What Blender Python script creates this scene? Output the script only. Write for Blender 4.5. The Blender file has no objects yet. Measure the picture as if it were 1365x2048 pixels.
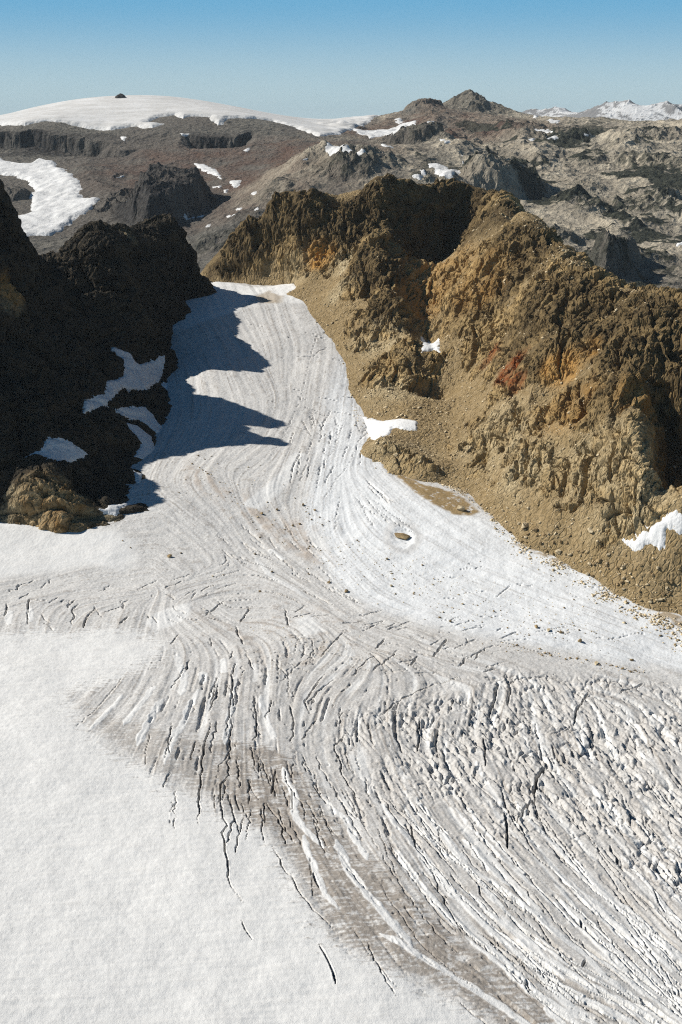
import bpy, bmesh, math, random
import numpy as np
from concurrent.futures import ThreadPoolExecutor

# ------------------------------------------------------------------ camera, sky, sun, exposure
SC = bpy.context.scene
PITCH = math.radians(15.0)
FPX = 2048 * 50.0 / 36.0
cam_d = bpy.data.cameras.new("camera")
cam_d.sensor_fit = 'VERTICAL'
cam_d.sensor_height = 36.0
cam_d.sensor_width = 24.0
cam_d.lens = 50.0
cam_d.clip_start = 1.0
cam_d.clip_end = 200000.0
cam = bpy.data.objects.new("camera", cam_d)
cam.location = (0, 0, 0)
cam.rotation_euler = (math.pi / 2 - PITCH, 0, 0)
SC.collection.objects.link(cam)
SC.camera = cam

SUN_AZ, SUN_EL = math.radians(-78.0), math.radians(39.0)
SUN_DIR = np.array([math.sin(SUN_AZ) * math.cos(SUN_EL), math.cos(SUN_AZ) * math.cos(SUN_EL), math.sin(SUN_EL)])
world = bpy.data.worlds.new("World")
SC.world = world
world.use_nodes = True
wn = world.node_tree
sky = wn.nodes.new('ShaderNodeTexSky')
sky.sky_type = 'NISHITA'
sky.sun_disc = False
sky.sun_elevation = SUN_EL
sky.sun_rotation = SUN_AZ
sky.altitude = 3000
sky.air_density = 1.0
sky.dust_density = 0.0
sky.ozone_density = 6.0
cast = wn.nodes.new('ShaderNodeMix')            # the film's cool cast on the sky light
cast.data_type = 'RGBA'
cast.blend_type = 'MULTIPLY'
cast.inputs['Factor'].default_value = 1.0
cast.inputs[7].default_value = (0.58, 0.94, 0.93, 1)
wn.links.new(sky.outputs[0], cast.inputs[6])
# the low sky: pale at the horizon, azure a few degrees up, handing over to the deep sky above
geo = wn.nodes.new('ShaderNodeTexCoord')
sepz = wn.nodes.new('ShaderNodeSeparateXYZ')
wn.links.new(geo.outputs['Generated'], sepz.inputs[0])
low = wn.nodes.new('ShaderNodeValToRGB')
low.color_ramp.interpolation = 'EASE'
mr = wn.nodes.new('ShaderNodeMapRange')
mr.inputs[1].default_value, mr.inputs[2].default_value = -0.01, 0.19
wn.links.new(sepz.outputs[2], mr.inputs[0])
wn.links.new(mr.outputs[0], low.inputs[0])
for k, (pos, c) in enumerate([(0.0, (.53, .67, .70)), (0.14, (.44, .60, .66)), (0.5, (.138, .40, .635)), (1.0, (.085, .30, .55))]):
    e = low.color_ramp.elements[k] if k < 2 else low.color_ramp.elements.new(pos)
    e.position, e.color = pos, (*c, 1)
gain = wn.nodes.new('ShaderNodeMix')
gain.data_type, gain.blend_type = 'RGBA', 'MULTIPLY'
gain.inputs['Factor'].default_value = 1.0
gain.inputs[7].default_value = (18.6, 18.6, 18.6, 1)
wn.links.new(low.outputs[0], gain.inputs[6])
hand = wn.nodes.new('ShaderNodeMapRange')
hand.interpolation_type = 'SMOOTHSTEP'
hand.inputs[1].default_value, hand.inputs[2].default_value = 0.11, 0.30
wn.links.new(sepz.outputs[2], hand.inputs[0])
both = wn.nodes.new('ShaderNodeMix')
both.data_type = 'RGBA'
wn.links.new(hand.outputs[0], both.inputs['Factor'])
wn.links.new(gain.outputs[2], both.inputs[6])
wn.links.new(cast.outputs[2], both.inputs[7])
wn.links.new(both.outputs[2], wn.nodes['Background'].inputs[0])
wn.nodes['Background'].inputs[1].default_value = 0.05

sun_d = bpy.data.lights.new("sun", 'SUN')
sun_d.energy = 5.0
sun_d.angle = math.radians(0.5)
sun_d.color = (1.0, 0.95, 0.87)
sun_o = bpy.data.objects.new("sun", sun_d)
from mathutils import Vector
sun_o.rotation_euler = Vector(SUN_DIR).to_track_quat('Z', 'Y').to_euler()
SC.collection.objects.link(sun_o)

SC.view_settings.view_transform = 'Standard'
SC.view_settings.look = 'None'
SC.view_settings.exposure = 0.16
SC.view_settings.gamma = 1.0
SC.render.engine = 'CYCLES'
SC.cycles.max_bounces = 4
SC.cycles.diffuse_bounces = 1
SC.cycles.volume_bounces = 0
SC.cycles.use_denoising = False
SC.cycles.denoiser = 'OPENIMAGEDENOISE'
SC.cycles.denoising_prefilter = 'ACCURATE'
SC.cycles.pixel_filter_type = 'BLACKMAN_HARRIS'
SC.cycles.filter_width = 1.15

# ------------------------------------------------------------------ numeric helpers
F32 = np.float32
POOL = ThreadPoolExecutor(4)


def par(fn, *arrs, n=16):
    """run fn on flat chunks of the arrays in threads"""
    shp = arrs[0].shape
    fl = [np.ascontiguousarray(a, dtype=F32).ravel() for a in arrs]
    N = fl[0].size
    cuts = np.linspace(0, N, n + 1).astype(int)
    res = list(POOL.map(lambda k: fn(*[f[cuts[k]:cuts[k + 1]] for f in fl]), range(n)))
    if isinstance(res[0], tuple):
        return tuple(np.concatenate([r[i] for r in res]).reshape(shp) for i in range(len(res[0])))
    return np.concatenate(res).reshape(shp)


def _hash(ix, iy, iz, seed):
    h = (ix.astype(np.uint32) * np.uint32(374761393) + iy.astype(np.uint32) * np.uint32(668265263)
         + iz.astype(np.uint32) * np.uint32(2246822519) + np.uint32((seed * 974711 + 12345) & 0xffffffff))
    h ^= h >> np.uint32(13)
    h *= np.uint32(1274126177)
    h ^= h >> np.uint32(16)
    h *= np.uint32(2654435761)
    h ^= h >> np.uint32(15)
    return h


_rg = np.random.RandomState(5)
_G = _rg.normal(size=(64, 3))
_G = (_G / np.linalg.norm(_G, axis=1)[:, None] * 1.4).astype(F32)
GX, GY, GZ = [np.ascontiguousarray(_G[:, i]) for i in range(3)]


def _p3(x, y, z, seed):
    xi, yi, zi = np.floor(x), np.floor(y), np.floor(z)
    xf, yf, zf = x - xi, y - yi, z - zi
    xi, yi, zi = xi.astype(np.int32), yi.astype(np.int32), zi.astype(np.int32)
    u = xf * xf * xf * (xf * (xf * 6 - 15) + 10)
    v = yf * yf * yf * (yf * (yf * 6 - 15) + 10)
    w = zf * zf * zf * (zf * (zf * 6 - 15) + 10)
    out = 0
    for a in (0, 1):
        wa = u if a else 1 - u
        for b in (0, 1):
            wb = wa * (v if b else 1 - v)
            for c in (0, 1):
                g = (_hash(xi + a, yi + b, zi + c, seed) & np.uint32(63)).astype(np.intp)
                d = GX[g] * (xf - a) + GY[g] * (yf - b) + GZ[g] * (zf - c)
                out = out + wb * (w if c else 1 - w) * d
    return out.astype(F32)


def fbm(X, Y, Z, scale, octs=4, gain=0.5, seed=0, ridged=False, lac=2.03):
    Z = np.zeros_like(X) if Z is None else Z

    def f(x, y, z):
        out = np.zeros_like(x)
        amp, fr = 1.0, 1.0 / scale
        prev = 1.0
        for o in range(octs):
            n = _p3(x * F32(fr) + 17.3 * o, y * F32(fr) - 9.1 * o, z * F32(fr) + 5.7 * o, seed + o)
            if ridged:
                n = 1 - np.abs(n) * 1.6
                n = n * n
                out += amp * (n - 0.5) * prev
                prev = np.clip(n * 1.3, 0, 1)
            else:
                out += amp * n
            amp *= gain
            fr *= lac
        return out
    return par(f, X, Y, Z)


def worley(X, Y, Z, scale, seed=0):
    """F1, F2, cell random value in [-1, 1], tilt of the cell facet"""
    def f(x, y, z):
        x, y, z = x / scale, y / scale, z / scale
        xi, yi, zi = np.floor(x).astype(np.int32), np.floor(y).astype(np.int32), np.floor(z).astype(np.int32)
        f1 = np.full(x.shape, 9.0, F32)
        f2 = f1.copy()
        cid = np.zeros_like(f1)
        til = np.zeros_like(f1)
        for a in (-1, 0, 1):
            for b in (-1, 0, 1):
                for c in (-1, 0, 1):
                    h = _hash(xi + a, yi + b, zi + c, seed)
                    px = (h & np.uint32(1023)).astype(F32) / 1023 * 0.9 + xi + a
                    py = ((h >> np.uint32(10)) & np.uint32(1023)).astype(F32) / 1023 * 0.9 + yi + b
                    pz = ((h >> np.uint32(20)) & np.uint32(1023)).astype(F32) / 1023 * 0.9 + zi + c
                    d = np.sqrt((px - x) ** 2 + (py - y) ** 2 + (pz - z) ** 2)
                    h2 = h * np.uint32(2654435761)
                    r = ((h2 >> np.uint32(8)) & np.uint32(0xffff)).astype(F32) / 32767.5 - 1
                    near = d < f1
                    f2 = np.where(near, f1, np.minimum(f2, d))
                    cid = np.where(near, r, cid)
                    g = (h2 & np.uint32(63)).astype(np.intp)
                    til = np.where(near, GX[g] * (x - px) + GY[g] * (y - py) + GZ[g] * (z - pz), til)
                    f1 = np.where(near, d, f1)
        return f1, f2, cid, til
    return par(f, X, Y, Z)


def sstep(a, b, x):
    t = np.clip((x - a) / (b - a), 0, 1)
    return t * t * (3 - 2 * t)


def tps(pts, X, Y, lam=0.0):
    """thin plate spline through (x, y, z) points, evaluated on the arrays"""
    p = np.asarray(pts, float)
    S = 400.0
    x, y = p[:, 0] / S, p[:, 1] / S
    n = len(p)

    def k(r2):
        return 0.5 * r2 * np.log(r2 + 1e-12)
    A = np.zeros((n + 3, n + 3))
    A[:n, :n] = k((x[:, None] - x) ** 2 + (y[:, None] - y) ** 2) + lam * np.eye(n)
    A[:n, n], A[:n, n + 1], A[:n, n + 2] = 1, x, y
    A[n:, :n] = A[:n, n:].T
    w = np.linalg.lstsq(A, np.concatenate([p[:, 2], np.zeros(3)]), rcond=None)[0]

    def f(xx, yy):
        xx, yy = xx.astype(float) / S, yy.astype(float) / S
        out = w[n] + w[n + 1] * xx + w[n + 2] * yy
        for i in range(n):
            out += w[i] * k((xx - x[i]) ** 2 + (yy - y[i]) ** 2)
        return out.astype(F32)
    # solve on a coarse lattice of the grid, then a smooth upsampling
    return par(f, X, Y)


def ray(u, v):
    a, b = (u - 682.5) / FPX, (1024 - v) / FPX
    return a, math.cos(PITCH) + b * math.sin(PITCH), -math.sin(PITCH) + b * math.cos(PITCH)


def at(u, v, y):
    dx, dy, dz = ray(u, v)
    return (dx / dy * y, y, dz / dy * y)


def bil(A, fi, fj):
    nr, nc = A.shape[:2]
    fi = np.clip(fi, 0, nr - 1.001)
    fj = np.clip(fj, 0, nc - 1.001)
    i, j = fi.astype(int), fj.astype(int)
    a, b = fi - i, fj - j
    if A.ndim == 3:
        a, b = a[..., None], b[..., None]
    return (A[i, j] * (1 - a) * (1 - b) + A[i + 1, j] * a * (1 - b) + A[i, j + 1] * (1 - a) * b + A[i + 1, j + 1] * a * b)


class Fan:
    """a height field on a fan-shaped lattice: x = a*y, rows geometric in y"""
    def __init__(s, y0, y1, a0, a1, dlog, da):
        s.y0, s.a0 = y0, a0
        s.nr = int(math.log(y1 / y0) / dlog) + 1
        s.nc = int((a1 - a0) / da) + 1
        s.dlog, s.da = dlog, da
        yy = y0 * np.exp(np.arange(s.nr) * dlog)
        aa = a0 + np.arange(s.nc) * da
        s.yy = yy
        s.Y = np.repeat(yy[:, None], s.nc, 1).astype(F32)
        s.X = (yy[:, None] * aa[None]).astype(F32)
        s.Z = None

    def idx(s, x, y):
        return np.log(np.maximum(y, 1.0) / s.y0) / s.dlog, (x / y - s.a0) / s.da

    def z(s, x, y):
        return bil(s.Z, *s.idx(np.asarray(x, float), np.asarray(y, float)))

    def hit(s, u, v):
        dx, dy, dz = ray(u, v)
        fj = min(max((dx / dy - s.a0) / s.da, 0), s.nc - 1.001)
        j = int(fj)
        t = fj - j
        col = (s.Z[:, j] * (1 - t) + s.Z[:, j + 1] * t) / s.yy - dz / dy
        k = np.nonzero(col >= 0)[0]
        if len(k) == 0:
            k = int(np.argmax(col))
            y = s.yy[k]
        elif k[0] == 0:
            y = s.yy[0]
        else:
            k = k[0]
            f = col[k - 1] / (col[k - 1] - col[k] + 1e-12)
            y = s.yy[k - 1] * (1 - f) + s.yy[k] * f
        x = dx / dy * y
        return float(x), float(y), float(s.z(x, y))

    def hits(s, pts):
        return np.array([s.hit(*p) for p in pts])

    def finish(s, D=None):
        """positions after a displacement D along the base normal"""
        P = np.stack([s.X, s.Y, s.Z], -1)
        if D is not None:
            ti = np.gradient(P, axis=0)
            tj = np.gradient(P, axis=1)
            n = np.cross(tj, ti)
            n /= np.linalg.norm(n, axis=-1)[..., None] + 1e-9
            P = P + n * D[..., None]
        s.P = P.astype(F32)
        return s.P


def in_poly(poly, X, Y):
    """signed distance (inside positive) to a plan polygon"""
    p = np.asarray(poly, float)[:, :2]
    n = len(p)

    def f(x, y):
        x, y = x.astype(float), y.astype(float)
        d = np.full(x.shape, 1e18)
        ins = np.zeros(x.shape, bool)
        for i in range(n):
            ax, ay = p[i]
            bx, by = p[(i + 1) % n]
            ex, ey = bx - ax, by - ay
            t = np.clip(((x - ax) * ex + (y - ay) * ey) / (ex * ex + ey * ey + 1e-12), 0, 1)
            d = np.minimum(d, (x - ax - t * ex) ** 2 + (y - ay - t * ey) ** 2)
            c = (ay > y) != (by > y)
            ins ^= c & (x < ex * (y - ay) / (ey if abs(ey) > 1e-9 else 1e-9) + ax)
        d = np.sqrt(d)
        return np.where(ins, d, -d).astype(F32)
    return par(f, X, Y)


def line_d(fan, pts, rad):
    """distance to a plan polyline and position along it, on the sub-lattice around it"""
    pts = np.asarray(pts, float)
    fi, fj = fan.idx(pts[:, 0], pts[:, 1])
    pi = rad / pts[:, 1].min() / fan.dlog + 2
    pj = rad / pts[:, 1].min() / fan.da + 2
    i0, i1 = int(max(fi.min() - pi, 0)), int(min(fi.max() + pi, fan.nr - 1))
    j0, j1 = int(max(fj.min() - pj, 0)), int(min(fj.max() + pj, fan.nc - 1))
    if i1 <= i0 or j1 <= j0:
        return None
    sl = (slice(i0, i1), slice(j0, j1))
    x, y = fan.X[sl].astype(float), fan.Y[sl].astype(float)
    best = np.full(x.shape, 1e18)
    along = np.zeros(x.shape)
    side = np.zeros(x.shape)
    seg = np.hypot(*np.diff(pts[:, :2], axis=0).T)
    cum = np.concatenate([[0], np.cumsum(seg)])
    for k in range(len(pts) - 1):
        ax, ay = pts[k, :2]
        ex, ey = pts[k + 1, :2] - pts[k, :2]
        t = np.clip(((x - ax) * ex + (y - ay) * ey) / (ex * ex + ey * ey + 1e-12), 0, 1)
        d = (x - ax - t * ex) ** 2 + (y - ay - t * ey) ** 2
        m = d < best
        best = np.where(m, d, best)
        along = np.where(m, cum[k] + t * seg[k], along)
        side = np.where(m, np.sign(ex * (y - ay) - ey * (x - ax)), side)
    return sl, np.sqrt(best), along / max(cum[-1], 1e-6), side


# ------------------------------------------------------------------ scene helpers
def tag(o, label=None, cat=None, group=None, kind=None):
    if label:
        o['label'] = label
    if cat:
        o['category'] = cat
    if group:
        o['group'] = group
    if kind:
        o['kind'] = kind
    return o


def grid_mesh(name, P, keep=None, attrs=None, mat=None, smooth=True):
    nr, nc = P.shape[:2]
    if keep is None:
        keep = np.ones((nr - 1, nc - 1), bool)
    ii, jj = np.nonzero(keep)
    v00 = ii * nc + jj
    quads = np.stack([v00, v00 + 1, v00 + nc + 1, v00 + nc], 1)
    used = np.zeros(nr * nc, bool)
    used[quads.ravel()] = True
    remap = np.cumsum(used) - 1
    q = remap[quads].astype(np.int32)
    co = P.reshape(-1, 3)[used].astype(F32)
    me = bpy.data.meshes.new(name)
    me.vertices.add(len(co))
    me.vertices.foreach_set('co', co.ravel())
    me.loops.add(q.size)
    me.loops.foreach_set('vertex_index', q.ravel())
    me.polygons.add(len(q))
    me.polygons.foreach_set('loop_start', np.arange(0, q.size, 4, dtype=np.int32))
    me.polygons.foreach_set('use_smooth', np.full(len(q), smooth))
    me.update(calc_edges=True)
    for k, A in (attrs or {}).items():
        at_ = me.attributes.new(k, 'FLOAT', 'POINT')
        at_.data.foreach_set('value', np.ascontiguousarray(A.reshape(-1)[used], dtype=F32))
    o = bpy.data.objects.new(name, me)
    SC.collection.objects.link(o)
    if mat:
        me.materials.append(mat)
    return o


class NT:
    """small node-tree writer"""
    def __init__(s, name, rough=0.9, spec=0.2):
        s.m = bpy.data.materials.new(name)
        s.m.use_nodes = True
        s.t = s.m.node_tree
        s.b = s.t.nodes['Principled BSDF']
        s.b.inputs['Roughness'].default_value = rough
        s.b.inputs['Specular IOR Level'].default_value = spec
        s.co = s.t.nodes.new('ShaderNodeTexCoord').outputs['Object']

    def n(s, typ, **kw):
        nd = s.t.nodes.new(typ)
        for k, v in kw.items():
            setattr(nd, k, v)
        return nd

    def put(s, sock, v):
        if isinstance(v, bpy.types.NodeSocket):
            s.t.links.new(v, sock)
        else:
            if sock.type == 'RGBA' and not hasattr(v, '__len__'):
                v = (v, v, v, 1)
            elif sock.type == 'RGBA' and len(v) == 3:
                v = (*v, 1)
            sock.default_value = v

    def mapping(s, scale=(1, 1, 1), rot=(0, 0, 0)):
        nd = s.n('ShaderNodeMapping')
        s.put(nd.inputs['Vector'], s.co)
        nd.inputs['Scale'].default_value = scale
        nd.inputs['Rotation'].default_value = rot
        return nd.outputs[0]

    def noise(s, scale, detail=4, rough=0.55, vec=None, dist=0.0):
        nd = s.n('ShaderNodeTexNoise')
        s.put(nd.inputs['Vector'], vec or s.co)
        nd.inputs['Scale'].default_value = scale
        nd.inputs['Detail'].default_value = detail
        nd.inputs['Roughness'].default_value = rough
        nd.inputs['Distortion'].default_value = dist
        return nd.outputs['Fac']

    def voro(s, scale, feature='F1', vec=None, out='Distance'):
        nd = s.n('ShaderNodeTexVoronoi', feature=feature)
        s.put(nd.inputs['Vector'], vec or s.co)
        nd.inputs['Scale'].default_value = scale
        return nd.outputs[out]

    def attr(s, name):
        return s.n('ShaderNodeAttribute', attribute_name=name).outputs['Fac']

    def ramp(s, fac, lo, hi, a=0.0, b=1.0):
        nd = s.n('ShaderNodeMapRange')
        nd.interpolation_type = 'SMOOTHSTEP'
        for k, v in zip(range(5), (fac, lo, hi, a, b)):
            s.put(nd.inputs[k], v)
        return nd.outputs[0]

    def math(s, op, a, b=0.0):
        nd = s.n('ShaderNodeMath', operation=op)
        s.put(nd.inputs[0], a)
        s.put(nd.inputs[1], b)
        return nd.outputs[0]

    def mix(s, fac, a, b, mode='MIX'):
        nd = s.n('ShaderNodeMix', data_type='RGBA', blend_type=mode)
        s.put(nd.inputs['Factor'], fac)
        s.put(nd.inputs[6], a)
        s.put(nd.inputs[7], b)
        return nd.outputs[2]

    def color(s, v):
        s.put(s.b.inputs['Base Color'], v)

    def bump(s, h, dist, strength=1.0, normal=None):
        nd = s.n('ShaderNodeBump')
        nd.inputs['Strength'].default_value = strength
        nd.inputs['Distance'].default_value = dist
        s.put(nd.inputs['Height'], h)
        if normal:
            s.put(nd.inputs['Normal'], normal)
        s.t.links.new(nd.outputs[0], s.b.inputs['Normal'])
        return nd.outputs[0]


# ------------------------------------------------------------------ materials
def ice_material():
    m = NT('glacier_ice', 0.75, 0.25)
    snow, dirt, warm, blue = m.attr('snow'), m.attr('dirt'), m.attr('warm'), m.attr('blue')
    fine = m.noise(0.9, 6, 0.65)
    ice = m.mix(m.ramp(fine, 0.3, 0.7), (0.53, 0.52, 0.498), (0.775, 0.766, 0.745))
    ice = m.mix(blue, ice, m.mix(m.ramp(fine, 0.3, 0.7), (0.72, 0.745, 0.755), (0.84, 0.85, 0.855)))
    brown = m.mix(m.ramp(m.noise(0.5, 6, 0.7), 0.3, 0.7), (0.245, 0.212, 0.178), (0.40, 0.36, 0.315))
    ice = m.mix(m.math('MULTIPLY', warm, m.ramp(fine, 0.25, 0.75, 0.5, 1.0)), ice, (0.43, 0.30, 0.19))
    c = m.mix(dirt, ice, brown)
    sn = m.mix(m.ramp(m.noise(0.25, 7, 0.7), 0.3, 0.7), (0.735, 0.734, 0.718), (0.80, 0.797, 0.778))
    c = m.mix(snow, c, sn)
    c = m.mix(m.attr('grit'), c, m.mix(m.ramp(fine, .3, .7), (0.22, 0.15, 0.07), (0.40, 0.29, 0.145)))
    m.color(c)
    # sun cups on the snow, rough melt surface on the ice
    cups = m.voro(0.55, 'SMOOTH_F1', m.mapping((1.0, 0.62, 1), (0, 0, 0.18)))
    h = m.math('ADD', m.math('MULTIPLY', cups, 0.55), m.math('MULTIPLY', m.noise(1.7, 5, 0.7), 0.7))
    m.bump(h, 0.32, 1.0)
    return m.m


def rock_material(name, a, b, c, dark, bump=1.0, s=1.0):
    """a, b: the two main rock tones; c: scree; dark: deepest tone"""
    m = NT(name, 0.92, 0.15)
    big = m.noise(0.012 * s, 5, 0.6)
    mid = m.noise(0.09 * s, 6, 0.65, dist=0.6)
    fine = m.noise(0.7 * s, 5, 0.7)
    col = m.mix(m.ramp(mid, 0.35, 0.65), a, b)
    col = m.mix(m.ramp(big, 0.42, 0.62, 0, 0.6), col, m.mix(m.ramp(fine, .3, .7), a, dark))
    cell = m.n('ShaderNodeTexVoronoi')
    m.put(cell.inputs['Vector'], m.co)
    cell.inputs['Scale'].default_value = 0.28 * s
    sep = m.n('ShaderNodeSeparateColor')
    m.put(sep.inputs[0], cell.outputs['Color'])
    stones = m.mix(m.ramp(sep.outputs[0], 0.0, 1.0, 0.0, 1.0), m.mix(0.35, c, dark), m.mix(0.25, c, (0.5, 0.42, 0.3)))
    col = m.mix(m.attr('scree'), col, m.mix(0.55, c, stones))
    col = m.mix(m.attr('dark'), col, m.mix(m.ramp(mid, .3, .7), dark, m.mix(0.22, dark, a)))
    col = m.mix(m.attr('pale'), col, m.mix(m.ramp(fine, .3, .7), (0.36, 0.29, 0.165), (0.62, 0.52, 0.34)))
    col = m.mix(m.attr('ochre'), col, m.mix(m.ramp(fine, .3, .7), (0.62, 0.34, 0.09), (0.42, 0.23, 0.07)))
    col = m.mix(m.attr('rust'), col, m.mix(m.ramp(fine, .35, .65), (0.36, 0.095, 0.015), (0.09, 0.03, 0.015)))
    col = m.mix(1.0, col, m.mix(m.ramp(fine, 0.25, 0.75), (0.62, 0.62, 0.62), (1.15, 1.14, 1.12)), 'MULTIPLY')
    m.color(col)
    v = m.voro(0.22 * s, 'DISTANCE_TO_EDGE', m.mapping((1, 1.3, 0.6), (0.3, 0.5, 0.2)))
    h = m.math('ADD', m.math('MULTIPLY', m.ramp(v, 0.0, 0.16), 0.7), m.math('MULTIPLY', m.noise(0.28 * s, 7, 0.62), 1.8))
    m.bump(h, 1.0 * bump / s, 0.8)
    return m.m


def far_material():
    m = NT('mountain_rock', 0.95, 0.1)
    big = m.noise(0.0025, 5, 0.6)
    mid = m.noise(0.014, 6, 0.65, dist=0.5)
    fine = m.noise(0.12, 6, 0.75)
    grey = m.mix(m.ramp(mid, .35, .65), (0.165, 0.155, 0.135), (0.225, 0.21, 0.18))
    col = m.mix(m.ramp(big, .4, .6, 0, .7), grey, (0.17, 0.15, 0.13))
    tan = m.mix(m.ramp(mid, .35, .65), (0.46, 0.40, 0.305), (0.68, 0.60, 0.465))
    col = m.mix(m.attr('tan'), col, tan)
    col = m.mix(m.attr('red'), col, m.mix(m.ramp(fine, .3, .7), (0.19, 0.115, 0.085), (0.15, 0.11, 0.09)))
    col = m.mix(m.attr('dark'), col, m.mix(m.ramp(fine, .3, .7), (0.045, 0.042, 0.042), (0.085, 0.08, 0.075)))
    col = m.mix(m.attr('veg'), col, m.mix(m.ramp(fine, .4, .62), (0.020, 0.028, 0.022), (0.065, 0.070, 0.052)))
    col = m.mix(1.0, col, m.mix(m.ramp(fine, 0.25, 0.75), (0.62, 0.62, 0.63), (1.2, 1.2, 1.18)), 'MULTIPLY')
    m.color(col)
    h = m.math('ADD', m.math('MULTIPLY', m.noise(0.06, 8, 0.72), 2.0), m.math('MULTIPLY', m.voro(0.09), 0.5))
    m.bump(h, 7.0, 0.9)
    return m.m


def snow_material(name='old_snow', s=1.0, a=(0.66, 0.665, 0.665), b=(0.82, 0.82, 0.81)):
    m = NT(name, 0.7, 0.25)
    n = m.noise(0.35 * s, 7, 0.72)
    m.color(m.mix(m.ramp(n, .3, .7), a, b))
    m.bump(m.math('ADD', m.noise(1.2 * s, 5, 0.7), m.voro(0.6 * s, 'SMOOTH_F1')), 0.35 / s, 0.7)
    return m.m


MAT_ICE = ice_material()
MAT_TAN = rock_material('tan_rock', (0.56, 0.40, 0.19), (0.22, 0.152, 0.068), (0.33, 0.24, 0.12), (0.055, 0.038, 0.018))
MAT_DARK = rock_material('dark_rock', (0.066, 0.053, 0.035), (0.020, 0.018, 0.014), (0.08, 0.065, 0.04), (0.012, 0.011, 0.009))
MAT_FAR = far_material()
MAT_SNOW = snow_material()
MAT_FARSNOW = snow_material('far_snow', 0.08, (0.62, 0.62, 0.61), (0.78, 0.78, 0.77))

# ------------------------------------------------------------------ GLACIER
GL = Fan(335, 1720, -0.46, 0.52, 0.00105, 0.00068)
g_ctrl = [
    (-200, 2048, 425), (0, 2048, 430), (340, 2048, 436), (682, 2048, 440), (1023, 2048, 447), (1365, 2048, 455), (1600, 2048, 462),
    (0, 1750, 528), (682, 1750, 536), (1365, 1750, 560), (1600, 1750, 570),
    (0, 1500, 640), (340, 1500, 648), (682, 1550, 636), (1023, 1600, 620), (1365, 1600, 632), (1600, 1600, 640),
    (1000, 1430, 712), (1365, 1440, 722), (1180, 1500, 680),
    (-200, 1350, 735), (0, 1330, 752), (340, 1330, 758), (682, 1330, 765), (1023, 1330, 775), (1365, 1330, 790),
    (-200, 1200, 845), (0, 1200, 852), (300, 1200, 860), (600, 1200, 868), (900, 1200, 872), (1200, 1200, 870), (1500, 1250, 840),
    (0, 1080, 945), (300, 1080, 952), (600, 1050, 985), (900, 1050, 975),
    (300, 1000, 1010), (500, 950, 1058), (700, 950, 1065), (850, 980, 1035),
    (400, 850, 1165), (600, 850, 1178), (720, 850, 1182),
    (400, 740, 1290), (560, 740, 1305), (690, 740, 1310),
    (400, 650, 1415), (520, 650, 1422), (640, 650, 1425),
    (410, 575, 1540), (500, 580, 1540), (590, 580, 1530),
    (430, 563, 1590), (500, 569, 1580), (545, 571, 1580), (585, 566, 1575),
    (200, 800, 1310), (250, 620, 1600), (900, 800, 1330), (800, 620, 1640), (1100, 980, 1090), (60, 900, 1180), (1300, 1000, 1060),
    (-200, 1000, 990), (-300, 900, 1090), (1400, 1080, 960), (1600, 1100, 960),
]
g_pts = [at(*c) for c in g_ctrl]
zc = at(500, 569, 1580)[2]
g_pts += [(-130, 1660, zc - 16), (-60, 1665, zc - 20), (0, 1660, zc - 12), (-100, 1800, zc - 60), (50, 1800, zc - 60)]
GL.Z = tps(g_pts, GL.X, GL.Y, 2e-4)
GX0, GY0 = GL.X, GL.Y
GBASE = GL.Z.copy()


def gl(pts):
    return GL.hits(pts)


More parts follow.
